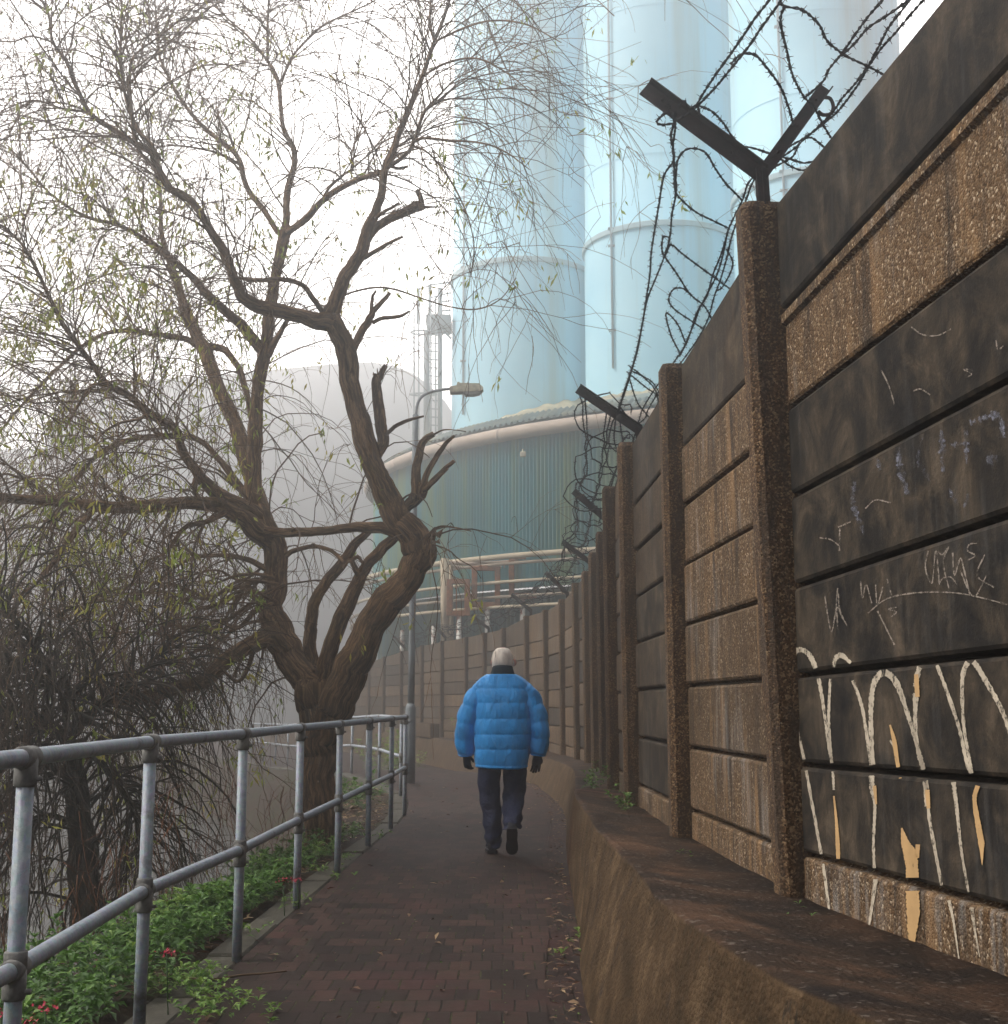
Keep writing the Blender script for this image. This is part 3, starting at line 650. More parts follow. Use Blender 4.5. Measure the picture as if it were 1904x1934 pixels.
# floodlight under the gutter and the mortar flashing round the silo feet
p = P(988, 858, 37.5); mb = MB(); mb.box(p, (.18, .14, .16), bev=.02); mb.tube([p, p+np.array((0, .5, .25))], .02, 6); mb.build('floodlight', M['lamp'], bld)
SR = 3.12; SIL = []
for (u, Y, lab) in ((990, 53.6, 'pale blue silo nearest the bare tree, half lost in mist'), (1257, 49.6, 'pale blue silo in the middle with a vertical pipe down its front'), (1567, 44.5, 'pale blue silo partly hidden behind the near barbed wire')):
    X = P(u, 900, Y)[0]; SIL.append((X, Y))
    s = thing('silo', lab, 'silo', (X, Y, 11.0), 'pale blue silos above the round building')
    mb = MB(); RING = 19.55; rr = []; nn = 72; att = []
    zs = [(11.0, SR), (RING-.05, SR), (RING, SR+.0), (RING+.02, SR-.035), (25, SR-.035), (31.0, SR-.035), (38, SR-.035)]
    for z, r in zs: rr.append([(X+r*math.cos(a), Y+r*math.sin(a), z) for a in np.linspace(0, 2*PI, nn, endpoint=False)])
    mb.loft(rr, cap=False); rr = [[(X+r*math.cos(a), Y+r*math.sin(a), z) for a in np.linspace(0, 2*PI, nn, endpoint=False)] for r, z in ((SR-.03, 38), (.2, 39.2))]; mb.loft(rr, cap=False)
    sh = mb.build('shell', M['silo'], s)
    mb = MB(); rr = [[(X+r*math.cos(a), Y+r*math.sin(a), z) for a in np.linspace(0, 2*PI, nn, endpoint=False)] for r, z in ((SR-.03, RING-.14), (SR+.10, RING-.14), (SR+.10, RING+.05), (SR-.03, RING+.12))]
    mb.loft(rr, cap=False, smooth=False, att=.75); mb.build('ring_ledge', M['silo'], s)
    for z in (15.6, 17.6, 22.4, 25.4, 28.6, 31.8):
        mb = MB(); mb.tube([(X+(SR-.012)*math.cos(a), Y+(SR-.012)*math.sin(a), z) for a in np.linspace(PI*.9, PI*2.1, 60)], .010, 5, att=.12); mb.build('weld_seam', M['silo'], s)
    mb = MB(); rr = []
    for r, z in (((SR+2.6, 11.2), (SR+1.5, 12.1), (SR+.5, 12.85), (SR+.02, 13.1)) if u == 990 else ((SR+1.6, 12.3), (SR+.5, 12.8), (SR+.02, 12.98))): rr.append([(X+(r+.05*math.sin(a*17))*math.cos(a), Y+(r+.05*math.sin(a*17))*math.sin(a), z+.05*math.sin(a*23)+(.9*math.cos(a)*(z-10.6)/2.4 if u == 990 else 0)) for a in np.linspace(0, 2*PI, 90, endpoint=False)])
    mb.loft(rr, cap=False, smooth=False); mb.build('flashing_collar', M['flash'], s)
    pu = {990: 877, 1257: 1160, 1567: 1490}[u]
    ax = (P(pu, 600, Y-SR*.8)[0]-X)/SR; a = -math.acos(max(-1, min(1, ax))); px, py = X+(SR+.07)*math.cos(a), Y+(SR+.07)*math.sin(a)
    mb = MB(); zb = 14.0 if u == 1257 else 13.2; mb.tube([(px, py, z) for z in (zb, 20, 28, 37.5)], .045, 8); 
    for z in (15.5, 18.9, 19.6, 25, 30): mb.box((px, py+.02, z), (.26, .12, .07))
    mb.build('downpipe', M['steel_far'], s)
# access tower with caged ladder and platform left of the first silo
TY = 53.0; tp = P(815, 690, TY); tw = thing('ladder_tower', 'hazy steel ladder tower with cage hoops and railed platform beside the first silo', 'access ladder', (tp[0], TY, 13))
def V2(u, v, Y=TY): return P(u, v, Y)
mb = MB()
for u in (806, 831): mb.tube([V2(u, 545 if u == 831 else 625), V2(u, 700), V2(u, 850)], .15 if u == 806 else .11, 6)
mb.build('ladder_rail', M['steel_far'], tw)
mb = MB()
for v in np.arange(632, 850, 15.5): mb.tube([V2(808, v), V2(829, v+1.5)], .028, 5)
mb.build('ladder_rungs', M['steel_far'], tw)
mb = MB()
for u in (782, 791, 814, 823): mb.tube([V2(u, 560, TY-.6), V2(u, 850, TY-.6)], .035, 5)
for v in (628, 745): mb.tube([V2(800, v)+np.array((.55*math.cos(a), .7*math.sin(a), .12*math.sin(a))) for a in np.linspace(0, 2*PI, 25)], .04, 5, cap=False)
mb.build('cage', M['steel_far'], tw)
mb = MB(); a, b = V2(806, 612), V2(852, 606); mb.box(((a[0]+b[0])/2, TY+.3, (a[2]+b[2])/2), (b[0]-a[0], 1.5, .45)); mb.tube([V2(836, 622), V2(852, 640)], .05, 5); mb.build('platform', M['steel_far'], tw)
mb = MB()
for u, vt in ((790, 545), (812, 538), (832, 552)): mb.tube([V2(u, vt), V2(u, 605 if u > 800 else 612)], .08, 6)
for (u0, v0, u1, v1) in ((790, 547, 815, 538), (815, 538, 852, 533), (814, 562, 852, 553), (835, 570, 852, 568), (835, 587, 852, 586)): mb.tube([V2(u0, v0), V2(u1, v1)], .035, 5)
mb.build('guard_rail', M['steel_far'], tw)
# masts beside the tower
# gantry with rusted frames
GY = 38.4
gt = thing('pipe_gantry', 'cream gantry post carrying double rails in front of the teal cladding', 'gantry', P(842, 1225, GY))
mb = MB(); mb.tube([V2(840, 1055, GY), V2(841, 1230, GY)], .13, 12); mb.tube([V2(851, 1061, GY+.3), V2(853, 1230, GY+.3)], .07, 8); mb.build('post', M['cream'], gt)
mb = MB(); mb.tube(catmull([V2(845, 1063, GY), V2(890, 1064.5, GY), V2(930, 1063, GY), V2(1000, 1058, GY), V2(1100, 1052, GY)], 16), .055, 8); mb.tube(catmull([V2(846, 1070, GY+.4), V2(930, 1072, GY+.4), V2(1100, 1060, GY+.4)], 12), .05, 8); mb.build('rail', M['gutter'], gt)
for k, (u0, v0, u1, v1, lab) in enumerate(((844, 1094, 888, 1163, 'smallest rusty rectangular frame, left of three, beside the cream post'), (891, 1069, 945, 1147, 'middle rusty rectangular frame between the two others'), (961, 1048, 1017, 1130, 'highest rusty rectangular frame, nearest the fence'))):
    fy = GY-.5+.2*k; fr = thing('rusty_frame', lab, 'metal frame', P((u0+u1)/2, v1, fy), 'rusty frames in front of the cladding')
    mb = MB(); t = 10.5
    c = [(u0+t/2, (v0+v1)/2, t, v1-v0), (u1-t/2, (v0+v1)/2, t, v1-v0), ((u0+u1)/2, v0+t/2-1, u1-u0-2*t, t*.9), ((u0+u1)/2, v1-t/2+1, u1-u0-2*t, t)]
    for (cu, cv, w_, h_) in c:
        p = P(cu, cv, fy); mb.box(p, (w_*fy/F, .22, h_*fy/F), bev=.015)
    mb.build('frame', M['rust'], fr)
    if k == 0:
        mb = MB(); mb.box(P(862, 1130, fy), (.04, .05, .95)); mb.build('bar', M['rust'], fr)
    p0, p1 = {0: (867, 1163), 1: (920.5, 1147), 2: (987, 1130)}[k]
    mb = MB(); a = P(p0, p1, fy); mb.tube([a, (a[0], a[1], .3)], .078, 10); mb.build('post', M['ppost'], fr)
for (u, v, Y, lab) in ((819.5, 1180, 39.0, 'short flaking red and white post left of the rusty frames'), (760, 1190, 42.2, 'faint red and white post just left of the lamp pole')):
    a = P(u, v, Y); po = thing('bollard_post', lab, 'post', (a[0], a[1], .3), 'flaking posts behind the fence'); mb = MB(); mb.tube([a, a-np.array((0, 0, .05)), (a[0], a[1], .3)], [.05, .08, .08], 10); mb.build('tube', M['ppost'], po)

# far sheds lost in fog
def barrel(name, label, pts, Y, depth, cat='building'):
    t = thing(name, label, cat, (P(pts[len(pts)//2][0], 1330, Y)[0], Y, -.5)); mb = MB()
    top = [P(u, v, Y) for u, v in pts]; f = [np.array((p[0], Y, p[2])) for p in top]
    low = [np.array((f[-1][0], Y, -2.4)), np.array((f[0][0], Y, -2.4))]
    ring = f+low; mb.loft([ring, [p+np.array((0, depth, 0)) for p in ring]], True, 0, True, False); mb.build('body', M['shed'], t); return t
barrel('far_warehouse', 'huge round-roofed shed fading into fog behind the tree', [(90, 800), (120, 752), (170, 728), (260, 718), (420, 708), (520, 698), (600, 690), (660, 685), (705, 684), (745, 691), (780, 705), (812, 728), (840, 757), (870, 800)], 92, 22)
barrel('low_shed', 'lower grey shed in fog across the river on the left', [(-900, 905), (-500, 880), (-60, 850), (150, 845), (330, 862), (420, 900)], 100, 15)

# ------------------------------------------------------------------ walking man, seen from behind
mo = PZ(931, 1612, 0); MX, MY = mo[0]+.085, mo[1]
man = thing('person', 'man in blue quilted jacket, dark trousers and black gloves walking away along the path', 'person', (MX, MY, 0))
def W(x, y, z): return np.array((MX+x, MY+y, z))
def skin_body(name, joints, edges, mat, sub=2):
    me = bpy.data.meshes.new(name); me.from_pydata([tuple(j[0]) for j in joints], edges, []); o = bpy.data.objects.new(name, me); C.objects.link(o)
    o.parent = man; me.materials.append(mat)
    md = o.modifiers.new('skin', 'SKIN'); md.use_smooth_shade = True
    for sv, j in zip(me.skin_vertices[0].data, joints): sv.radius = j[1] if isinstance(j[1], tuple) else (j[1], j[1])
    me.skin_vertices[0].data[0].use_root = True
    s = o.modifiers.new('sub', 'SUBSURF'); s.levels = sub; s.render_levels = sub
    return o
J = [((0, 0, .93), (.13, .10)), ((0, .01, 1.10), (.14, .105)), ((0, .02, 1.30), (.16, .11)), ((0, .01, 1.43), (.10, .08)), ((0, .02, 1.50), (.058, .058)), ((0, .035, 1.56), (.058, .06)),
     ((-.18, 0, 1.40), .06), ((-.27, .0, 1.17), .048), ((-.31, .06, .93), .034), ((-.315, .08, .85), .030),
     ((.18, 0, 1.40), .06), ((.27, -.01, 1.17), .048), ((.30, .0, .93), .034), ((.30, .01, .85), .030),
     ((-.10, 0, .86), .095), ((-.10, .03, .48), .055), ((-.085, -.01, .10), .034), ((-.092, .08, .055), .020),
     ((.10, .02, .86), .095), ((.095, .07, .50), .055), ((.080, -.215, .28), .030), ((.078, -.232, .17), .018)]
E = [(0, 1), (1, 2), (2, 3), (3, 4), (4, 5), (3, 6), (6, 7), (7, 8), (8, 9), (3, 10), (10, 11), (11, 12), (12, 13), (0, 14), (14, 15), (15, 16), (16, 17), (0, 18), (18, 19), (19, 20), (20, 21)]
body = skin_body('body', J, E, M['skin'], 2)
# head: shaped ellipsoid with face, joined visually to the neck; rings from chin to crown
mb = MB(); rr = []
hc = np.array((-.003, .03, 1.648))
for k in range(25):
    t = k/24; ph = PI*t; z = -math.cos(ph)*.118; s = math.sin(ph)**(.80 if z > 0 else .58) if 0 < k < 24 else .02
    ring = []
    for j in range(36):
        a = 2*PI*j/36; x = math.cos(a)*.094*s; y = math.sin(a)*.098*s
        if z < -.02: y *= 1-.25*(-(z+.02)/.1)*(1 if math.sin(a) < 0 else .3); x *= 1-.04*(-(z+.02)/.1)
        f = math.sin(a)
        if f > .9:                                     # face side (away from the camera)
            if abs(z+.012) < .03: y += .022*(1-abs(z+.012)/.03)*(f-.9)/.1         # nose
            if abs(z-.028) < .014: y += .005                                        # brow
            if abs(z+.050) < .010: y -= .004                                        # mouth
        elif f > .6 and abs(z-.012) < .014: y -= .007                               # eye sockets
        ring.append((x, y, z))
    rr.append(np.array(ring)+hc)
rr = [[W(*p) for p in r] for r in rr]; mb.loft(rr)
for sx in (-1, 1):                                      # ears
    er = []
    for k in range(9):
        t = k/8; z = -.034+.062*t; wd = .017*math.sin(PI*min(max(t, .06), .94))**.6
        er.append([W(hc[0]+sx*(.091+.014*math.sin(PI*t)+dx), hc[1]-.004+dy-.010*t, hc[2]-.012+z) for dx, dy in ((0, -wd), (sx*.018, -wd*.7), (sx*.020, wd*.4), (0, wd))])
    mb.loft(er)
mb.build('head', M['skin'], man)
# hair: short white shell over the back and sides, thin on the crown
mb = MB(); rr = []
for k in range(19):
    t = k/18; ph = PI*(.16+.72*t); z = -math.cos(ph)*.118; s = math.sin(ph)**(.80 if z > 0 else .58); ring = []
    for j in range(25):
        a = PI*(.98+1.04*j/24); g = 1.035+.018*math.sin(j*3.1+k)*math.sin(k*1.7)
        x = math.cos(a)*.094*s*g; y = math.sin(a)*.098*s*g
        if z < -.02: y *= 1-.25*(-(z+.02)/.1); x *= 1-.04*(-(z+.02)/.1)
        ring.append(W(*(np.array((x, y, z*1.02))+hc)))
    rr.append(ring)
mb.loft(rr, cap=False, closed=False); mb.build('hair', M['hair'], man)
# collar
mb = MB(); rr = []
for z, rx, ry in ((1.505, .118, .105), (1.53, .108, .10), (1.565, .096, .092), (1.597, .088, .088), (1.602, .080, .080), (1.57, .074, .074)):
    rr.append([W(rx*math.cos(a)-.002, .022+ry*math.sin(a), z+.010*math.sin(a+PI)) for a in np.linspace(0, 2*PI, 32, endpoint=False)])
mb.loft(rr); mb.build('collar', M['collar'], man)
# quilted jacket
ZQ = [.722, .748, .885, 1.012, 1.144, 1.28, 1.405, 1.54]
def quilt(z):
    for a, b in zip(ZQ[:-1], ZQ[1:]):
        if a <= z <= b: t = (z-a)/(b-a); return abs(math.sin(PI*t))**.30
    return 0
wx = smooth_fn([(.72, .212), (.76, .218), (.9, .232), (1.05, .245), (1.2, .240), (1.32, .238), (1.40, .236), (1.44, .226), (1.475, .200), (1.506, .160), (1.535, .112)])
wy = smooth_fn([(.72, .158), (.9, .175), (1.1, .178), (1.3, .165), (1.42, .135), (1.48, .115), (1.535, .104)])
mb = MB(); rr = []
for z in list(np.arange(.722, 1.535, .0085)):
    ring = []; q = quilt(z)
    for j in range(96):
        a = 2*PI*j/96; ca, sa = math.cos(a), math.sin(a); ex = .82
        x = math.copysign(abs(ca)**ex, ca)*wx(z); y = math.copysign(abs(sa)**ex, sa)*wy(z)
        puck = .0035*math.sin(a*17+z*9+3*math.sin(z*31))*(1-q)+.003*math.sin(a*9+z*22)
        sh = 0
        g = .014*q+puck
        ring.append(W(x+ca*g-.005+.006*math.sin(z*7), y+sa*g+.005, z+sh+.006*math.sin(a*2+1)*(z < .8)))
    rr.append(ring)
mb.loft(rr); 
def sleeve(pts, rads):
    P_ = catmull(pts, 84); R_ = np.interp(np.linspace(0, 1, 84), np.linspace(0, 1, len(rads)), rads); ring = []
    T = np.gradient(P_, axis=0); T /= np.linalg.norm(T, axis=1)[:, None]; s = 0
    for i in range(84):
        if i: s += np.linalg.norm(P_[i]-P_[i-1])
        q = abs(math.sin(PI*((s+.03)/.138)))**.42; u = np.cross(T[i], (0, 1, 0)); u /= np.linalg.norm(u); b = np.cross(T[i], u); r = []
        for j in range(44):
            a = 2*PI*j/44; rad = R_[i]*(1+.02*math.sin(a*3+i*.3))+.012*q+.004*math.sin(a*7+i*.5)*(1-q)+.0045*math.sin(a*2+i*.35)
            r.append(P_[i]+rad*(math.cos(a)*u+math.sin(a)*1.02*b))
        ring.append([W(*p) for p in r])
    mb.loft(ring)
sleeve([(-.120, .0, 1.425), (-.190, .0, 1.385), (-.258, .0, 1.27), (-.305, .0, 1.14), (-.328, .02, 1.0), (-.322, .05, .86), (-.320, .055, .825)], [.045, .080, .090, .086, .082, .070, .052])
sleeve([(.115, .0, 1.425), (.188, .0, 1.385), (.256, .0, 1.27), (.300, -.01, 1.14), (.318, -.01, 1.0), (.306, .0, .86), (.302, .0, .825)], [.045, .080, .090, .086, .082, .070, .052])
jk = mb.build('jacket', M['jacket'], man)
# trousers
def leg(mb, pts, rx, ry, seed, n=60):
    P_ = catmull(pts, n); X_ = np.interp(np.linspace(0, 1, n), np.linspace(0, 1, len(rx)), rx); Y_ = np.interp(np.linspace(0, 1, n), np.linspace(0, 1, len(ry)), ry); rr = []
    for i in range(n):
        t = i/(n-1); r = []
        for j in range(40):
            a = 2*PI*j/40; fold = (.003+.007*t*t)*math.sin(i*.55+2.5*math.sin(a+seed)+seed)+.004*math.sin(a*5+i*.2+seed)
            r.append(W(*(P_[i]+np.array(((X_[i]+fold)*math.cos(a), (Y_[i]+fold)*math.sin(a), .012*math.sin(a*2+seed)*t)))))
        rr.append(r)
    mb.loft(rr)
mb = MB()
leg(mb, [(-.105, .0, .86), (-.118, .01, .66), (-.112, .03, .48), (-.095, .01, .30), (-.082, -.01, .16), (-.080, -.01, .06)], [.100, .100, .090, .083, .072, .066], [.115, .11, .095, .09, .085, .080], 1.0)
leg(mb, [(.100, .02, .86), (.105, .06, .68), (.098, .07, .52), (.088, -.04, .40), (.080, -.17, .30), (.078, -.24, .235)], [.100, .103, .098, .090, .080, .072], [.115, .115, .105, .095, .085, .070], 4.0)
mb.tube([W(0, .01, .95), W(0, .01, .80), W(0, .015, .735)], [.118, .115, .08], 24, flat=1.6)
mb.build('trousers', M['trouser'], man)
# shoes
def shoe(name, heel, toe, up, side):
    mb = MB(); heel, toe, up, side = map(lambda q: np.array(q, float), (heel, toe, up, side)); d = toe-heel; ln = np.linalg.norm(d); d /= ln; rr = []
    prof_ = [(-.02, .022, .05), (.0, .036, .085), (.12, .040, .095), (.3, .040, .085), (.45, .040, .062), (.65, .046, .05), (.82, .045, .042), (.95, .034, .032), (1.02, .012, .02)]
    for t, hw, h in prof_:
        c = heel+d*ln*t; r = []
        for a in np.linspace(0, 2*PI, 20, endpoint=False):
            zz = max(-.0, math.sin(a)*.5+.5); r.append(W(*(c+side*hw*math.copysign(abs(math.cos(a))**.7, math.cos(a))+up*h*zz)))
        rr.append(r)
    mb.loft(rr)
    o = mb.build(name, M['black'], man)
    mb = MB(); rr = []
    for t, hw, h in prof_:
        c = heel+d*ln*t; r = [W(*(c+side*(hw+.006)*sx+up*q)) for sx, q in ((-1, .012), (-1, -.018), (1, -.018), (1, .012))]
        if .38 < t < .5: r = [W(*(c+side*(hw+.004)*sx+up*q)) for sx, q in ((-1, .012), (-1, -.008), (1, -.008), (1, .012))]
        rr.append(r)
    mb.loft(rr, smooth=False); mb.build('sole', M['black'], o)
shoe('shoe', (-.088, -.075, .024), (-.105, .20, .022), (0, 0, 1), (1, .06, 0))
up = np.array((0, .80, .60)); dn = np.array((0, .60, -.80))
shoe('shoe', (.078, -.325, .245), np.array((.078, -.325, .245))+dn*.275, up, (1, 0, 0))
# gloves: palm and five curled fingers each
def glove(wrist, axis, across, nrm, thumb_side, curl):
    wrist, axis, across, nrm = [np.array(q, float) for q in (wrist, axis, across, nrm)]
    mb = MB(); palm = []
    for t, hw, th in ((-.05, .034, .028), (0, .032, .025), (.03, .040, .022), (.07, .044, .020), (.095, .041, .017), (.105, .030, .010)):
        c = wrist+axis*t; palm.append([W(*(c+across*hw*math.cos(a)+nrm*th*math.sin(a))) for a in np.linspace(0, 2*PI, 18, endpoint=False)])
    mb.loft(palm)
    for k, (o_, ln) in enumerate(((-.031, .062), (-.010, .078), (.011, .084), (.031, .074))):
        o2 = o_*thumb_side; p = wrist+axis*.088+across*o2; d = axis.copy(); q = [p.copy()]
        for j, f in enumerate((.45, .32, .23)):
            ang = curl[j]*(1+.15*k*.4); d = axis*math.cos(ang)+nrm*math.sin(ang)+across*o2*2.2; d /= np.linalg.norm(d); q.append(q[-1]+d*ln*f)
        q = catmull(q, 9); mb.tube([W(*x) for x in q], [.0105, .011, .0105, .0102, .0102, .0096, .0092, .0085, .0045], 10)
    p = wrist+axis*.018-across*.030*thumb_side; d = axis*.72-across*.52*thumb_side+nrm*.45; d /= np.linalg.norm(d); d2 = axis*.9-across*.10*thumb_side+nrm*.42; d2 /= np.linalg.norm(d2)
    q = catmull([p, p+d*.035, p+d*.035+d2*.032], 8); mb.tube([W(*x) for x in q], [.015, .014, .013, .012, .0118, .011, .0095, .005], 10)
    mb.build('glove', M['glove'], man)
glove((-.318, .058, .835), (.08, .25, -.96), (.80, -.58, -.08), (.55, .72, .2), -1, (.35, .95, 1.5))
glove((.300, .0, .835), (-.10, .05, -.99), (.92, -.35, -.1), (-.32, .93, .05), -1, (.18, .45, .8))

# ------------------------------------------------------------------ willow by the railing
TB = 12.4
tree = thing('willow_tree', 'large bare pollarded willow with forking trunk beside the railing', 'tree', P(606, 1600, TB))
def limb_pts(pts, y0, y1, n=None):
    """pts (u, v, w) traced along the limb, y0..y1 depth; returns centres and radii in metres"""
    m = len(pts); c = []; r = []
    L_ = np.cumsum([0]+[math.hypot(pts[i+1][0]-pts[i][0], pts[i+1][1]-pts[i][1]) for i in range(m-1)]); L_ = L_/L_[-1]
    for (u, v, w_), t in zip(pts, L_):
        Y = TB+y0+(y1-y0)*t; c.append(P(u, v, Y)); r.append(w_/2/F*Y*1.0)
    n = n or max(10, m*5); c = catmull(c, n); r = np.interp(np.linspace(0, 1, n), np.linspace(0, 1, m), r); return c, r
trunkV, trunkF, trunkB = [], [], []; nV = 0
LIMBS = []
def add_limb(pts, y0, y1, sides=14, rough=.10, store=None, twig=1.0):
    global nV
    c, r = limb_pts(pts, y0, y1); n = len(c)
    k = np.arange(n); rr = np.random.default_rng(len(LIMBS)+3)
    wob = rr.normal(0, 1, (n, 3)); wob = (wob+np.roll(wob, 1, 0)+np.roll(wob, 2, 0))/3; c = c+wob*r[:, None]*.14
    T = np.gradient(c, axis=0); T /= np.linalg.norm(T, axis=1)[:, None]; ref = np.array((.03, 1, .05)); s = 0; V = []; B = []
    cum = np.concatenate([[0], np.cumsum(np.linalg.norm(np.diff(c, axis=0), axis=1))])
    ph = rr.uniform(0, 6, 4)
    for i in range(n):
        u = np.cross(T[i], ref); u /= np.linalg.norm(u); b = np.cross(T[i], u); a = np.arange(sides)*2*PI/sides
        q = 1+rough*(np.sin(a*2+ph[0]+cum[i]*1.7)*.5+np.sin(a*3+ph[1]-cum[i]*3.1)*.4+np.sin(a*5+ph[2]+cum[i]*5)*.35)+.05*math.sin(cum[i]*9+ph[3])
        V.append(c[i]+(r[i]*q)[:, None]*(np.cos(a)[:, None]*u+np.sin(a)[:, None]*b))
        B.append(np.column_stack([np.cos(a)*r[i]*34+ph[0]*9, np.sin(a)*r[i]*34, np.full(sides, cum[i]*5.5)]))
    V = np.vstack(V+[c[:1], c[-1:]]); B = np.vstack(B+[B[0][:1], B[-1][:1]])
    Fq = [(i*sides+j, i*sides+(j+1) % sides, (i+1)*sides+(j+1) % sides, (i+1)*sides+j) for i in range(n-1) for j in range(sides)]
    e0, e1 = n*sides, n*sides+1
    Fq += [(e0, (j+1) % sides, j, j) for j in range(sides)]
    Fq += [(e1, (n-1)*sides+j, (n-1)*sides+(j+1) % sides, (n-1)*sides+(j+1) % sides) for j in range(sides)]
    tgt = store if store is not None else ACC
    tgt['F'].append(np.array(Fq)+tgt['n']); tgt['V'].append(V); tgt['B'].append(B); tgt['n'] += len(V)
    LIMBS.append((c, r, twig, tgt))
def flush(acc, name, mat, parent):
    V = np.vstack(acc['V']); Fq = np.vstack(acc['F']); B = np.vstack(acc['B'])
    me = bpy.data.meshes.new(name); off = np.array(parent_world(parent)); fl = [tuple(dict.fromkeys(f)) for f in Fq.tolist()]
    me.from_pydata((V-off).tolist(), [], fl); me.polygons.foreach_set('use_smooth', [True]*len(fl))
    at = me.attributes.new('bark', 'FLOAT_VECTOR', 'POINT'); at.data.foreach_set('vector', B.astype(np.float32).ravel())
    me.materials.append(mat); me.update(); o = bpy.data.objects.new(name, me); C.objects.link(o); o.parent = parent; return o
ACC = dict(V=[], F=[], B=[], n=0); TR = ACC
LB = dict(V=[], F=[], B=[], n=0)
add_limb([(603, 1640, 78), (604, 1600, 68), (606, 1500, 65), (607, 1430, 66), (607, 1380, 72), (603, 1335, 84), (600, 1300, 86), (598, 1280, 60)], 0, 0, 24, .08, None, 0)
add_limb([(622, 1370, 50), (630, 1335, 70), (650, 1290, 66), (671, 1245, 60), (694, 1195, 58), (731, 1140, 58), (763, 1105, 58), (784, 1066, 56), (797, 1042, 52), (803, 1020, 40)], -.05, -.5, 18, .10, LB, .0)
add_limb([(786, 1075, 44), (790, 1035, 56), (778, 1005, 58), (755, 982, 52), (735, 950, 48), (715, 900, 44), (697, 850, 44), (679, 800, 41), (664, 740, 41), (655, 680, 40), (643, 635, 42), (627, 602, 40), (634, 573, 27), (648, 530, 25), (667, 498, 26), (683, 471, 25), (694, 434, 20), (710, 399, 17), (721, 364, 16), (728, 318, 14), (740, 290, 14), (765, 225, 12), (797, 145, 10), (820, 80, 8), (845, 15, 6), (862, -50, 5), (880, -130, 4)], -.45, -1.3, 18, .10, LB, .9)
add_limb([(683, 462, 16), (697, 446, 16), (722, 422, 15), (761, 403, 17), (786, 391, 22), (800, 386, 16)], -.9, -.6, 12, .14, LB, .25)
add_limb([(797, 392, 12), (795, 375, 10), (789, 359, 10)], -.62, -.62, 8, .1, LB, 0)
add_limb([(795, 391, 9), (815, 391, 4), (834, 391, 2)], -.62, -.55, 6, .1, LB, 0)
add_limb([(709, 411, 8), (728, 399, 7), (754, 384, 6)], -1.0, -.9, 8, .1, LB, .2)
add_limb([(688, 487, 9), (728, 463, 8), (761, 447, 5)], -.9, -1.0, 8, .1, LB, .3)
add_limb([(730, 318, 8), (752, 303, 9), (772, 286, 8), (784, 262, 7), (800, 215, 6), (830, 180, 5), (860, 150, 3), (900, 130, 2)], -1.1, -1.6, 8, .1, LB, 1.6)
add_limb([(770, 287, 6), (792, 262, 6), (850, 265, 5), (910, 270, 4), (955, 287, 3), (1000, 320, 2)], -1.15, -2.2, 7, .1, LB, 1.1)
add_limb([(778, 275, 5), (810, 290, 4), (850, 340, 4), (880, 400, 3), (895, 460, 2), (890, 520, 2)], -1.1, -1.5, 6, .1, LB, 1.2)
add_limb([(820, 80, 5), (860, 60, 5), (920, 40, 4), (990, 45, 3), (1060, 80, 2)], -1.2, -2.6, 7, .1, LB, 1.1)
add_limb([(797, 145, 5), (840, 120, 5), (900, 110, 4), (960, 140, 3), (1020, 190, 2)], -1.2, -2.0, 7, .1, LB, 1.0)
add_limb([(862, -50, 4), (920, -60, 4), (1000, -50, 3), (1100, -20, 2), (1160, 30, 2)], -1.3, -3.0, 6, .1, LB, 1.0)
add_limb([(820, 80, 5), (812, 40, 5), (815, -10, 4), (820, -80, 3)], -1.25, -.8, 7, .1, LB, 1.5)
add_limb([(735, 314, 6), (752, 318, 6), (771, 314, 5)], -1.1, -1.1, 7, .1, LB, 0)
# branch sweeping left from the right stem
add_limb([(632, 606, 36), (610, 608, 34), (573, 597, 29), (532, 589, 28), (500, 581, 27), (468, 568, 25), (449, 541, 24), (436, 509, 20), (425, 477, 18), (400, 440, 17), (370, 390, 16), (345, 368, 15), (320, 355, 15), (300, 320, 14), (285, 288, 13), (255, 270, 12), (215, 245, 10), (172, 215, 10), (145, 165, 8), (125, 115, 7), (100, 80, 6), (92, 30, 5), (72, -10, 4)], -.8, -2.2, 14, .12, LB, 1.0)
add_limb([(255, 268, 8), (248, 200, 7), (245, 150, 6), (255, 105, 5), (310, 62, 4), (370, 10, 3), (400, -30, 2)], -1.9, -2.4, 8, .1, LB, 1.5)
add_limb([(300, 300, 9), (283, 270, 9), (260, 245, 8), (235, 175, 7), (228, 100, 6), (230, 0, 4), (225, -60, 3)], -1.8, -1.2, 8, .1, LB, 1.5)
add_limb([(172, 212, 6), (120, 205, 5), (60, 190, 4), (0, 210, 2)], -2.1, -2.6, 6, .1, LB, 1.5)
add_limb([(100, 80, 4), (60, 68, 4), (25, 78, 3), (-30, 76, 2)], -2.2, -2.6, 6, .1, LB, 1.2)
add_limb([(615, 596, 10), (592, 565, 11), (573, 540, 10), (533, 527, 9), (493, 530, 8), (460, 527, 7), (430, 520, 5)], -.8, -1.4, 9, .1, LB, .8)
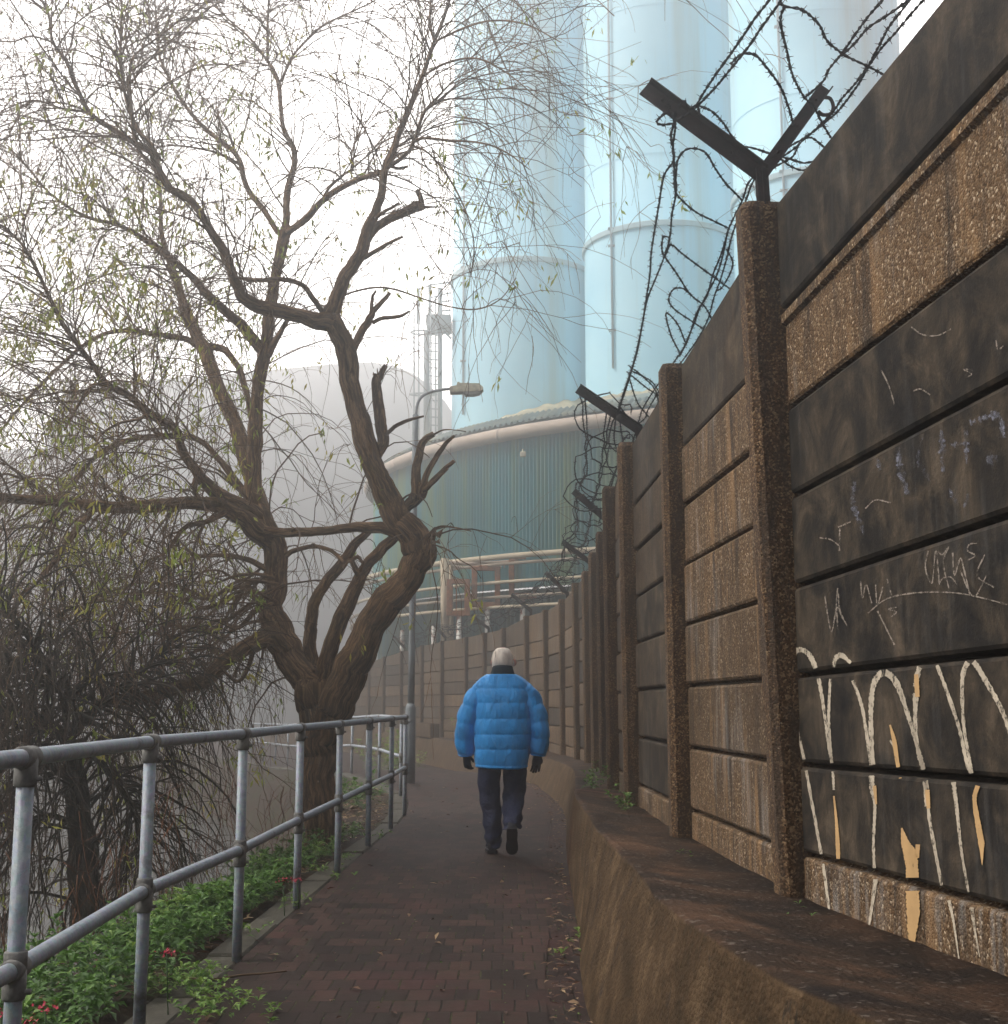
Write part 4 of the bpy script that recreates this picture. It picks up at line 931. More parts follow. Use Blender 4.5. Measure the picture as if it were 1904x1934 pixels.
# central stem
add_limb([(600, 1330, 60), (581, 1288, 62), (551, 1239, 60), (526, 1203, 58), (513, 1154, 44), (517, 1114, 40), (520, 1039, 42), (507, 1004, 44), (490, 962, 38), (480, 934, 34), (479, 864, 31), (482, 814, 28), (486, 739, 26), (499, 674, 25), (504, 640, 25), (508, 600, 24), (513, 565, 22), (520, 525, 20), (530, 479, 21), (538, 440, 22), (540, 425, 16)], .0, .5, 18, .10, LB, .25)
add_limb([(539, 438, 15), (541, 404, 14), (543, 358, 13), (554, 318, 12), (555, 283, 11), (536, 245, 9), (530, 200, 9), (525, 155, 9), (512, 125, 7), (470, 70, 5), (435, 40, 4), (390, -5, 3)], .5, 1.2, 10, .1, LB, 1.0)
add_limb([(512, 128, 6), (505, 100, 5), (507, 0, 4), (505, -60, 3)], 1.0, .8, 7, .1, LB, 1.2)
add_limb([(527, 157, 6), (535, 145, 6), (550, 110, 5), (580, 75, 5), (615, 45, 4), (695, 8, 3), (740, -20, 2)], 1.0, 1.0, 8, .1, LB, 1.2)
add_limb([(541, 442, 15), (551, 434, 14), (586, 404, 13), (613, 375, 12), (653, 350, 11), (693, 334, 10), (728, 322, 9)], .5, -1.0, 10, .1, LB, .6)
add_limb([(608, 380, 6), (620, 357, 6), (645, 333, 5), (667, 316, 5), (664, 297, 4), (672, 260, 3), (700, 165, 2)], .1, .6, 7, .1, LB, 1.0)
add_limb([(535, 446, 13), (524, 436, 12), (500, 399, 11), (473, 366, 11), (460, 337, 10), (454, 307, 10), (438, 283, 9), (390, 245, 8), (350, 200, 7), (320, 150, 6), (300, 100, 5), (295, 30, 4), (290, -40, 3)], .5, 2.0, 10, .1, LB, 1.0)
add_limb([(456, 312, 6), (430, 298, 6), (400, 286, 5), (355, 277, 4), (310, 276, 3), (260, 290, 2)], .9, .6, 7, .1, LB, 1.2)
add_limb([(500, 672, 20), (492, 659, 20), (463, 622, 20), (425, 587, 17), (390, 555, 16), (365, 525, 15), (310, 480, 13), (270, 450, 11), (225, 425, 9), (165, 410, 7), (100, 370, 5), (55, 320, 4), (15, 275, 3)], .4, -.6, 11, .12, LB, 1.2)
add_limb([(507, 672, 14), (516, 652, 13), (532, 625, 11), (545, 602, 9), (560, 588, 5)], .3, .4, 8, .12, LB, .3)
# paler stem behind, leaning left
add_limb([(505, 990, 26), (488, 940, 28), (462, 864, 30), (440, 789, 30), (410, 724, 28), (385, 659, 26), (362, 614, 23), (347, 575, 19), (325, 510, 14), (305, 440, 9), (301, 350, 7), (283, 310, 6), (240, 270, 4)], .3, 2.6, 12, .10, LB, .8)
add_limb([(385, 662, 13), (350, 640, 12), (300, 632, 11), (240, 624, 10), (195, 632, 9), (150, 659, 8), (75, 729, 6), (0, 814, 4)], 1.6, 1.0, 9, .1, LB, 1.3)
add_limb([(372, 652, 14), (400, 655, 14), (428, 664, 13), (455, 705, 12), (470, 764, 11), (477, 800, 10)], 1.7, .6, 9, .1, LB, .4)
add_limb([(462, 935, 14), (450, 914, 14), (410, 864, 12), (370, 829, 11), (310, 824, 10), (250, 829, 10), (190, 854, 9), (150, 899, 7), (115, 954, 5), (80, 1020, 3)], .4, .9, 9, .1, LB, 1.4)
# long level limb to the left and the dark one above it
add_limb([(520, 1030, 36), (495, 1010, 42), (465, 985, 40), (425, 959, 31), (370, 949, 27), (300, 954, 26), (225, 959, 24), (150, 953, 22), (75, 944, 20), (0, 938, 17), (-70, 930, 12)], .2, -1.6, 14, .12, LB, 1.1)
add_limb([(172, 965, 16), (150, 994, 14), (120, 1035, 11), (95, 1070, 9), (60, 1110, 6), (20, 1130, 4)], -1.1, -1.7, 9, .1, LB, 1.4)
add_limb([(500, 985, 28), (475, 962, 27), (425, 939, 27), (395, 919, 25), (370, 889, 21), (345, 854, 17), (335, 814, 15), (308, 795, 15), (280, 779, 14), (245, 749, 13), (200, 724, 12), (175, 689, 11), (145, 649, 10), (120, 614, 9), (95, 565, 8), (70, 510, 7), (40, 460, 6), (0, 425, 5), (-40, 400, 4)], .2, -2.6, 12, .14, LB, 1.1)
add_limb([(205, 727, 7), (175, 727, 6), (160, 745, 6), (150, 762, 6), (134, 790, 5), (122, 812, 4)], -1.9, -2.2, 7, .15, LB, .6)
add_limb([(333, 818, 9), (315, 822, 8), (298, 818, 6), (285, 808, 4)], -1.0, -1.1, 7, .1, LB, .3)
add_limb([(280, 782, 6), (260, 792, 6), (225, 800, 5), (190, 822, 4), (178, 860, 2)], -1.5, -1.8, 7, .1, LB, 1.2)
add_limb([(392, 925, 14), (372, 905, 12), (368, 925, 10), (378, 945, 9), (392, 940, 10)], -.2, -.2, 9, .15, LB, 0)
add_limb([(425, 968, 12), (390, 985, 11), (352, 995, 10), (330, 1020, 8), (310, 1045, 6), (275, 1060, 4)], -.2, -.8, 8, .12, LB, 1.2)
# level limb joining the two stems
add_limb([(490, 985, 20), (500, 1002, 22), (530, 1006, 19), (575, 1006, 17), (625, 1001, 17), (675, 996, 18), (725, 997, 22), (760, 1008, 26)], .1, -.5, 12, .12, LB, .5)
add_limb([(592, 1290, 22), (589, 1255, 25), (584, 1217, 24), (586, 1181, 22), (597, 1135, 22), (616, 1102, 21), (645, 1064, 20), (670, 1029, 19), (700, 1000, 14)], .05, -.2, 12, .1, LB, .25)
add_limb([(605, 1310, 28), (611, 1271, 31), (624, 1222, 32), (646, 1162, 30), (671, 1113, 26), (690, 1074, 22), (720, 1039, 20), (752, 1008, 17)], -.02, -.4, 12, .1, LB, .25)
add_limb([(680, 1092, 12), (672, 1075, 10), (664, 1060, 8), (655, 1062, 7), (648, 1075, 5)], -.3, -.4, 8, .1, LB, 0)
add_limb([(660, 1062, 7), (675, 1052, 7), (686, 1064, 5)], -.35, -.35, 8, .1, LB, 0)
add_limb([(540, 1050, 10), (552, 1042, 9), (590, 1032, 8), (625, 1040, 7), (650, 1062, 6)], 0, -.4, 8, .1, LB, .2)
# broken stubs on the right stem
add_limb([(752, 970, 18), (768, 957, 18), (790, 934, 24), (798, 915, 20)], -.5, -.6, 11, .2, LB, 0)
add_limb([(788, 945, 22), (786, 894, 19), (794, 850, 16), (803, 830, 13), (820, 820, 10)], -.6, -.6, 9, .15, LB, .1)
add_limb([(794, 930, 16), (805, 900, 13), (825, 862, 11), (842, 838, 8), (858, 823, 5)], -.6, -.75, 8, .15, LB, .1)
add_limb([(796, 930, 14), (812, 914, 12), (832, 893, 9), (858, 871, 7)], -.6, -.9, 8, .15, LB, .1)
add_limb([(806, 922, 8), (824, 905, 7), (846, 885, 4)], -.62, -1.0, 7, .15, LB, 0)
add_limb([(818, 821, 4), (838, 812, 3), (858, 812, 2), (880, 815, 2)], -.6, -.8, 5, .1, LB, .3)
add_limb([(705, 892, 20), (706, 864, 22), (724, 838, 23), (720, 800, 22), (713, 760, 21), (711, 716, 20), (712, 708, 14)], -.55, -.6, 11, .12, LB, .1)
add_limb([(713, 722, 14), (720, 706, 12), (728, 690, 9)], -.6, -.6, 8, .12, LB, 0)
add_limb([(729, 822, 9), (745, 806, 8), (770, 794, 7), (800, 786, 4)], -.6, -.7, 7, .12, LB, .1)
add_limb([(660, 672, 16), (664, 665, 17), (683, 627, 18), (697, 605, 17), (706, 588, 11), (722, 570, 9), (736, 553, 7)], -.6, -.5, 10, .12, LB, .2)
add_limb([(700, 596, 8), (702, 575, 7), (704, 560, 6), (710, 549, 4)], -.55, -.5, 7, .1, LB, 0)
add_limb([(703, 610, 8), (722, 601, 8), (755, 598, 7), (774, 587, 4)], -.55, -.6, 7, .1, LB, .1)
add_limb([(682, 812, 12), (690, 790, 9), (688, 775, 6), (682, 765, 4)], -.6, -.7, 7, .15, LB, 0)
add_limb([(642, 562, 4), (665, 552, 4), (707, 543, 4), (747, 547, 4), (801, 565, 3), (849, 579, 3), (900, 584, 3), (945, 565, 2), (975, 525, 2)], -.7, -1.6, 5, .05, LB, .5)
add_limb([(803, 1025, 7), (820, 1000, 5), (838, 994, 4), (862, 997, 3), (890, 1003, 2)], -.5, -1.0, 6, .05, LB, .5)
# drooping limb, lower left
add_limb([(545, 1230, 36), (518, 1203, 38), (474, 1217, 33), (436, 1241, 30), (403, 1271, 28), (384, 1288, 26), (338, 1301, 22), (283, 1315, 22), (223, 1320, 19), (193, 1325, 16)], 0, -.6, 12, .14, LB, 1.0)
rq = np.random.default_rng(11)
for k in range(15):                                        # fan of cut-off shoots hanging to the left of the fork
    u0, v0 = 524+rq.uniform(-6, 14), 1150+rq.uniform(-140, 90); ln = rq.uniform(170, 470); an = math.radians(rq.uniform(150, 210) if k % 3 else rq.uniform(120, 160))
    du, dv = -ln*abs(math.cos(an)), ln*rq.uniform(.05, .62); w0 = rq.uniform(6, 13)
    bw = rq.uniform(-50, 70)
    pts = [(u0+du*t+rq.uniform(-8, 8)*(t > 0), v0+dv*t**1.3-bw*math.sin(t*PI)+rq.uniform(-24, 24)*(t > 0), w0*(1-t*.75)) for t in (0, .2, .4, .6, .8, 1)]
    add_limb(pts, rq.uniform(-.2, .3), rq.uniform(-1.6, 1.2), 6, .1, LB, .55)
trunk_o = flush(TR, 'trunk', M['bark'], tree); limbs_o = flush(LB, 'limbs', M['bark'], tree)
n_main = len(LIMBS)
# cut faces and splintered bark of the broken stubs
mb = MB(); rs2 = random.Random(3)
for (u, v, Y, w_, a) in ((806, 1012, TB-.52, 46, .8), (712, 704, TB-.6, 16, 1.5), (789, 359, TB-.62, 7, 1.4), (728, 689, TB-.6, 8, 1.0)):
    c = P(u, v, Y); m_ = w_/F*Y
    for j in range(int(16 if w_ > 30 else 4)):
        q = c+np.array((rs2.uniform(-.5, .5)*m_, rs2.uniform(-.4, .4)*m_, rs2.uniform(-.3, .1)*m_)); l_ = rs2.uniform(.3, .9)*m_*(.6 if w_ > 30 else 1)
        mb.tube([q, q+np.array((math.cos(a)*l_*.6+rs2.uniform(-.02, .02), 0, math.sin(a)*l_))], [m_*.13, .002], 5)
mb.build('splintered_wood', M['stub'], tree)

# second, darker willow rising from the water's edge at the far left
tree2 = thing('leaning_willow', 'dark low willow thicket leaning over the water behind the near railing', 'tree', P(150, 1640, 10.6))
T2 = dict(V=[], F=[], B=[], n=0)
TBs = TB; TB = 10.9
add_limb([(165, 1760, 60), (160, 1650, 52), (148, 1540, 44), (140, 1460, 34), (128, 1400, 28), (120, 1380, 24)], 0, .3, 12, .15, T2, .6)
add_limb([(128, 1395, 22), (150, 1370, 22), (170, 1350, 18), (195, 1325, 16), (225, 1300, 11), (270, 1262, 7), (330, 1210, 4)], .2, .8, 9, .12, T2, 1.2)
add_limb([(130, 1392, 20), (110, 1378, 17), (86, 1364, 15), (50, 1346, 14), (0, 1336, 12), (-60, 1330, 10)], .2, -.6, 9, .12, T2, 1.6)
add_limb([(128, 1390, 14), (118, 1320, 11), (100, 1280, 10), (60, 1215, 9), (20, 1160, 9), (-30, 1120, 8)], .1, -.7, 8, .1, T2, 1.5)
add_limb([(190, 1330, 8), (130, 1300, 7), (60, 1270, 6), (0, 1245, 5), (-40, 1235, 4)], .3, -.3, 6, .1, T2, 1.5)
add_limb([(150, 1400, 16), (190, 1440, 14), (230, 1490, 10), (260, 1560, 6), (270, 1640, 3)], .1, .6, 8, .1, T2, 1.2)
add_limb([(140, 1480, 14), (80, 1440, 12), (20, 1430, 9), (-40, 1440, 6)], 0, -.5, 8, .1, T2, 2.0)
add_limb([(150, 1560, 14), (90, 1540, 10), (40, 1560, 8), (0, 1600, 5)], 0, -.5, 8, .1, T2, 2.0)
flush(T2, 'trunk', M['bark_dark'], tree2); TB = TBs
n_all = len(LIMBS)

# ------------------------------------------------------------------ twigs and leaves
def grow(start, dirs, ln, droop, nseg, rng, wob=.16):
    n = len(start); pts = np.zeros((n, nseg+1, 3)); pts[:, 0] = start; d = dirs/np.linalg.norm(dirs, axis=1)[:, None]
    st = (ln/nseg)[:, None]
    for k in range(nseg):
        d = d+np.array((0, 0, -1.0))*(droop[:, None]*(.4+1.2*k/nseg))+rng.normal(0, wob, (n, 3)); d /= np.linalg.norm(d, axis=1)[:, None]
        pts[:, k+1] = pts[:, k]+d*st
    return pts
def tubes_np(pts, r0, r1, sides=3):
    n, m, _ = pts.shape; T = np.gradient(pts, axis=1); T /= np.linalg.norm(T, axis=2)[:, :, None]+1e-9
    ref = np.array((.13, .95, .28)); u = np.cross(T, ref); u /= np.linalg.norm(u, axis=2)[:, :, None]+1e-9; b = np.cross(T, u)
    a = np.arange(sides)*2*PI/sides; r = (r0[:, None]+(r1-r0)[:, None]*np.linspace(0, 1, m)[None, :])
    V = pts[:, :, None, :]+r[:, :, None, None]*(np.cos(a)[None, None, :, None]*u[:, :, None, :]+np.sin(a)[None, None, :, None]*b[:, :, None, :])
    i, s, j = np.meshgrid(np.arange(n), np.arange(m-1), np.arange(sides), indexing='ij'); base = i*m*sides
    Fq = np.stack([base+s*sides+j, base+s*sides+(j+1) % sides, base+(s+1)*sides+(j+1) % sides, base+(s+1)*sides+j], -1).reshape(-1, 4)
    return V.reshape(-1, 3), Fq
def projv(p):
    x, y, z = p[:, 0], p[:, 1], p[:, 2]-CZ; d = cp*y+sp_*z; return 952+F*x/d, 967-F*(-sp_*y+cp*z)/d
def crown(root, a, b, n1, n2, n3, seed, mat, leafn, up=.6, thick=1.0):
    rng = np.random.default_rng(seed); C_, W_ = [], []; D_ = []; R_ = []
    for c, r, tw, _ in LIMBS[a:b]:
        if tw <= 0: continue
        seg = np.linalg.norm(np.diff(c, axis=0), axis=1); T = np.diff(c, axis=0)/seg[:, None]; tt = np.linspace(0, 1, len(seg))
        for k in range(len(seg)):
            C_.append(c[k]); D_.append(T[k]); R_.append(r[k]); W_.append(seg[k]*tw*(.25+tt[k]*1.2))
    C_, D_, R_, W_ = map(np.array, (C_, D_, R_, W_))
    u, v = projv(C_)
    # fewer shoots in the open window between the stems, more to the left and at the top
    wgt = np.where(u > 840, .45, 1)*np.where((u > 560) & (u < 800) & (v > 350), .22, 1.0)*np.where(v < 330, .8, 1)*np.where(u < 420, 1.35, 1)*np.where((u < 520) & (v > 1020), .6, 1)
    W_ = W_*wgt; W_ /= W_.sum(); idx = rng.choice(len(C_), n1, p=W_)
    rd = rng.normal(0, 1, (n1, 3)); rd -= D_[idx]*(rd*D_[idx]).sum(1)[:, None]; rd /= np.linalg.norm(rd, axis=1)[:, None]
    high = C_[idx][:, 2] > 3.2
    d = rd*.9+D_[idx]*.55+np.array((0, 0, 1))*np.where(high, up, .15)[:, None]; ln = rng.uniform(.5, 2.3, n1)*np.where(high, 1.0, .8)
    droop = rng.uniform(.02, .30, n1)+np.where(high, .0, .1); p1 = grow(C_[idx], d, ln, droop, 9, rng, .12)
    r1 = np.minimum(rng.uniform(.0034, .0095, n1)*thick*np.where(high, 1, 1.35), R_[idx]*.6)
    out = [tubes_np(p1, r1, r1*.35, 4)]
    i2 = rng.integers(0, n1, n2); k2 = rng.integers(2, 10, n2); s2 = p1[i2, k2]; t2 = p1[i2, k2]-p1[i2, k2-1]; t2 /= np.linalg.norm(t2, axis=1)[:, None]
    d2 = t2+rng.normal(0, .55, (n2, 3)); l2 = rng.uniform(.3, 1.15, n2); p2 = grow(s2, d2, l2, rng.uniform(.05, .34, n2), 7, rng, .13); r2 = rng.uniform(.0026, .0046, n2)
    out.append(tubes_np(p2, r2, r2*.4, 3))
    i3 = rng.integers(0, n2, n3); k3 = rng.integers(1, 8, n3); s3 = p2[i3, k3]; t3 = p2[i3, k3]-p2[i3, k3-1]; t3 /= np.linalg.norm(t3, axis=1)[:, None]
    d3 = t3+rng.normal(0, .5, (n3, 3)); l3 = rng.uniform(.15, .65, n3); p3 = grow(s3, d3, l3, rng.uniform(.05, .4, n3), 5, rng, .14); r3 = rng.uniform(.0018, .0030, n3)
    out.append(tubes_np(p3, r3, r3*.5, 3))
    V = []; Fq = []; o_ = 0
    for v_, f_ in out: V.append(v_); Fq.append(f_+o_); o_ += len(v_)
    tn = np.concatenate([np.full(len(out[0][0]), .15), np.full(len(out[1][0]), .6), np.full(len(out[2][0]), 1.0)]); raw_mesh('twigs', np.vstack(V), np.vstack(Fq), mat, root, tone=tn, smooth=True)
    # leaves: clustered near twig ends
    nc = leafn//6; ip = rng.integers(0, n3, nc*3); ends = p3[ip, 5]; u, v = projv(ends)
    keep = (np.where(u < 520, 1.0, .35)*np.where(v < 330, .35, 1)*np.where(v > 1150, .35, 1)) > rng.uniform(0, 1, len(ends)); ends = ends[keep][:nc]
    cl = np.repeat(ends, 6, axis=0); m = len(cl); pos = cl+rng.normal(0, .05, (m, 3)); 
    ax = rng.normal(0, .5, (m, 3))+np.array((0, 0, -1.0)); ax /= np.linalg.norm(ax, axis=1)[:, None]; sd = np.cross(ax, rng.normal(0, 1, (m, 3))); sd /= np.linalg.norm(sd, axis=1)[:, None]
    L_ = rng.uniform(.05, .11, m)[:, None]; w_ = L_*.13; nn = np.cross(ax, sd)
    V = np.stack([pos, pos+ax*L_*.45+sd*w_, pos+ax*L_+nn*L_*.12, pos+ax*L_*.45-sd*w_], 1).reshape(-1, 3); Fq = np.arange(m*4).reshape(-1, 4)
    tone = np.repeat(np.clip(np.repeat(rng.uniform(0, 1, len(ends)), 6)+rng.normal(0, .15, m), 0, 1), 4)
    raw_mesh('leaves', V, Fq, M['leaf'], root, tone=tone)
crown(tree, 0, n_main, 1800, 4800, 6000, 21, M['twig'], 11000)
crown(tree2, n_main, n_all, 650, 1600, 1700, 22, M['twig_dark'], 800, up=.2, thick=1.5)

# ------------------------------------------------------------------ barbed wire
def wire_strand(mb, pts, twist=True, barb=.095, rad=.0031, seed=0, blen=.020):
    pts = np.asarray(pts, float); ln = np.concatenate([[0], np.cumsum(np.linalg.norm(np.diff(pts, axis=0), axis=1))]); tot = ln[-1]
    n = max(6, int(tot/.022)) if twist else max(6, int(tot/.06)); s = np.linspace(0, tot, n); p = np.column_stack([np.interp(s, ln, pts[:, k]) for k in range(3)])
    rr = np.random.default_rng(seed); T = np.gradient(p, axis=0); T /= np.linalg.norm(T, axis=1)[:, None]+1e-9
    u = np.cross(T, (.2, .9, .37)); u /= np.linalg.norm(u, axis=1)[:, None]; b = np.cross(T, u)
    if twist:
        for q in (0, PI):
            a = s*2*PI/.075+q; mb.tube(p+.0034*(np.cos(a)[:, None]*u+np.sin(a)[:, None]*b), rad, 5)
    else: mb.tube(p, rad*1.7, 4)
    k = barb*.5
    while k < tot:
        i = int(k/tot*(n-1)); c = p[i]; a0 = rr.uniform(0, 6)
        if twist: mb.tube([c-T[i]*.007, c+T[i]*.007], .0062, 6)
        for j in range(4 if twist else 2):
            a = a0+j*PI/2*(1 if twist else 2)+rr.uniform(-.3, .3); d = math.cos(a)*u[i]+math.sin(a)*b[i]; c2 = c+T[i]*(.005 if j % 2 else -.005)
            mb.tube([c2-d*.003, c2+d*blen+T[i]*rr.uniform(-.008, .008)], [.0024 if twist else rad*1.3, .0008], 4)
        k += barb*rr.uniform(.85, 1.15)
def iy(v, a, b):      # 1/Y varies evenly along a straight wire
    (v0, Y0), (v1, Y1) = a, b; t = (v-v0)/(v1-v0); return 1/((1-t)/Y0+t/Y1)
LA, LBn = (227, 4.93), (790, 9.25); UA, UB = (240, 4.93), (0, 3.85)
def Yof(v, off=0):
    Y = iy(v, (790, 9.25), (985, 13.95)) if v > 790 else iy(v, LA, LBn) if v > 227 else iy(v, UA, UB); return Y+off
groups = [
 ('long barbed wire strands dropping from the tip of the near bracket', .0, [
  [(1262, 196), (1273, 227), (1267, 259), (1273, 300), (1254, 332), (1244, 389), (1236, 437), (1230, 478), (1227, 522), (1220, 567), (1214, 607), (1204, 661), (1187, 720), (1166, 783)],
  [(1275, 210), (1275, 243), (1271, 275), (1273, 308), (1277, 360), (1269, 405), (1265, 449), (1254, 486), (1240, 522), (1222, 567), (1212, 618), (1198, 680), (1180, 735), (1163, 790)]]),
 ('loops of barbed wire sagging open below the left arm of the near bracket', .05, [
  [(1275, 358), (1277, 325), (1281, 300), (1299, 281), (1331, 287), (1352, 320), (1372, 348), (1386, 362), (1402, 379)],
  [(1273, 300), (1275, 358), (1290, 380), (1315, 401), (1345, 416), (1376, 431)],
  [(1265, 449), (1253, 447), (1250, 470), (1256, 484), (1267, 462), (1287, 478), (1319, 502), (1352, 526), (1378, 545)],
  [(1256, 486), (1279, 518), (1303, 555), (1331, 579), (1345, 605)],
  [(1303, 555), (1288, 544), (1271, 547), (1263, 567), (1275, 585), (1307, 607), (1331, 623)],
  [(1295, 648), (1279, 611), (1258, 592), (1267, 632), (1283, 665)]]),
 ('bundle of barbed wire strands hugging the fence top just beyond the near post', .3, [
  [(1440, 322), (1428, 330), (1412, 348), (1402, 378), (1376, 433), (1368, 470), (1356, 514), (1340, 547), (1323, 579), (1311, 611), (1293, 652)],
  [(1432, 326), (1418, 352), (1408, 380), (1384, 440), (1372, 490), (1360, 530), (1349, 560), (1337, 603), (1318, 640), (1290, 680)],
  [(1376, 433), (1362, 480), (1346, 520), (1335, 560), (1316, 590), (1300, 640), (1284, 672)],
  [(1372, 470), (1384, 500), (1366, 540), (1352, 550)]]),
 ('loose barbed wire tangle draped over the second bracket, next to the silo base', .15, [
  [(1187, 690), (1215, 712), (1240, 742), (1246, 795)], [(1184, 702), (1222, 733), (1252, 752)], [(1188, 712), (1204, 760), (1228, 790)], [(1192, 700), (1235, 725), (1255, 770)],
  [(1296, 650), (1262, 700), (1240, 730), (1215, 770), (1205, 800), (1190, 850), (1168, 900), (1160, 930)],
  [(1290, 680), (1258, 718), (1226, 770), (1218, 790), (1200, 800), (1180, 780), (1168, 765)],
  [(1163, 790), (1160, 830), (1168, 870), (1150, 920), (1140, 960), (1130, 990)], [(1180, 735), (1170, 780), (1176, 830), (1180, 850), (1163, 890), (1150, 935), (1143, 975)],
  [(1166, 783), (1156, 800), (1150, 835), (1160, 850), (1186, 862)], [(1152, 840), (1146, 870), (1158, 893), (1180, 905)], [(1176, 830), (1190, 820), (1196, 835), (1186, 870), (1195, 900)]]),
 ('pair of barbed wire strands rising from the near bracket past the silos', 0, [
  [(1283, 200), (1293, 192), (1300, 205), (1315, 198), (1327, 178), (1348, 146), (1366, 121), (1386, 93), (1408, 61), (1426, 34), (1453, 0), (1480, -40)],
  [(1279, 227), (1295, 217), (1311, 206), (1350, 166), (1380, 130), (1416, 85), (1437, 53), (1473, 4), (1500, -40)],
  [(1380, 121), (1394, 106), (1408, 101), (1428, 105), (1453, 134), (1475, 166), (1489, 202), (1497, 231), (1501, 263)],
  [(1267, 215), (1255, 215), (1240, 230), (1250, 236), (1275, 232)]]),
 ('big barbed wire loop hanging between the two arms of the near bracket', .05, [
  [(1473, 4), (1481, 14), (1475, 28), (1475, 49), (1487, 101), (1497, 142), (1518, 182), (1542, 206)],
  [(1470, -5), (1481, 12), (1514, 18), (1546, 45), (1562, 77), (1590, 101)],
  [(1315, 198), (1344, 210), (1368, 235), (1384, 259), (1416, 291), (1432, 312)],
  [(1318, 200), (1328, 238), (1350, 256), (1368, 271), (1392, 277), (1420, 279), (1457, 291), (1497, 302), (1518, 308), (1538, 304)]]),
 ('crossing barbed wire strands over the right arm of the near bracket', .15, [
  [(1690, -30), (1667, 0), (1639, 32), (1615, 65), (1590, 101), (1566, 130), (1554, 154), (1518, 186)],
  [(1745, -30), (1716, 0), (1671, 32), (1639, 53), (1615, 81), (1590, 105)],
  [(1740, -40), (1712, 8), (1680, 49), (1659, 89), (1639, 125), (1615, 158), (1590, 186), (1574, 210), (1546, 239), (1518, 263), (1497, 283), (1462, 305)],
  [(1790, -50), (1744, 0), (1716, 32), (1692, 61), (1663, 93), (1639, 128), (1619, 162), (1586, 206), (1558, 231), (1522, 259), (1477, 283)],
  [(1590, 101), (1610, 112), (1639, 125), (1671, 142)],
  [(1449, 324), (1469, 312), (1497, 296), (1510, 271), (1530, 259), (1558, 279)],
  [(1530, 186), (1550, 227), (1572, 265)], [(1465, 292), (1490, 312), (1518, 322), (1536, 308)]])]
sd = 0
for lab, off, strands in groups:
    mb = MB()
    for s in strands:
        pts = [P(u, v, Yof(v, off)) for u, v in s]; wire_strand(mb, catmull(pts, len(pts)*8), True, .10, seed=sd); sd += 1
    tag(mb.build('barbed_wire', M['wire']), lab, 'barbed wire', 'barbed wire along the fence top')
# hook on the right arm
mb = MB(); mb.tube(catmull([P(u, v, 4.98) for u, v in ((1558, 184), (1568, 186), (1574, 200), (1570, 214), (1555, 217), (1545, 210))], 16), .008, 8); mb.build('hook', M['darkrust'], post_objs[2])
bk = sorted(brack); labs = ['second', 'third', 'fourth', 'fifth', 'sixth', 'seventh', 'eighth', 'ninth']
for n_, (i, j) in enumerate(zip(bk[2:-1], bk[3:])):
    a, b = brack[i], brack[j]; mb = MB(); rr = np.random.default_rng(40+n_); near = n_ < 2
    mid = [np.array((posts[k][1], posts[k][0], posts[k][2])) for k in range(i, j+1)]
    def along(p, q, sag, m=14):
        t = np.linspace(0, 1, m)[:, None]; w_ = rr.normal(0, .012, (m, 3)); c0 = (p+q)/2; md = mid[len(mid)//2]; bow = (md+np.array((0, 0, .42))-c0)*.25
        return p*(1-t)+q*t-np.array((0, 0, sag))*np.sin(t*PI)+bow*np.sin(t*PI)+w_
    for q, s_ in ((.97, .10), (.93, .14), (.5, .08), (.55, .12)):
        p0 = a[0]+(a[1]-a[0])*q; p1 = b[0]+(b[1]-b[0])*q; wire_strand(mb, along(p0, p1, s_), near, .12, seed=n_*9+int(q*10), rad=.0034 if near else .0044)
    p0 = a[0]+(a[2]-a[0])*.8; p1 = b[0]+(b[2]-b[0])*.8; wire_strand(mb, along(p0, p1, .06), near, .12, seed=n_, rad=.0036)
    # flattened coil hanging on the strands
    c0 = a[0]+(a[1]-a[0])*.55; c1 = b[0]+(b[1]-b[0])*.55; turns = 6 if near else 7; m = turns*18; t = np.linspace(0, 1, m)
    dirv = (c1-c0)/np.linalg.norm(c1-c0); sdv = np.cross(dirv, (0, 0, 1)); ctr = c0+(c1-c0)*t[:, None]-np.array((0, 0, .10))*np.sin(t*PI)[:, None]
    R_ = (.20+.07*np.sin(t*19+n_)+.05*np.sin(t*43+2*n_))[:, None]; ang = t*turns*2*PI; co = ctr+R_*(np.cos(ang)[:, None]*sdv*.95+np.sin(ang)[:, None]*np.array((0, 0, .62)))+dirv*(.16*np.sin(ang*1+1)+.12*np.sin(t*31+n_))[:, None]+rr.normal(0, .014, (m, 3))
    wire_strand(mb, co, False, .11, rad=.0036, seed=n_+77)
    tag(mb.build('barbed_wire', M['wire']), 'tangle of barbed wire on the fence between the %s and %s brackets from the front' % (labs[n_], labs[n_+1]), 'barbed wire', 'barbed wire along the fence top')

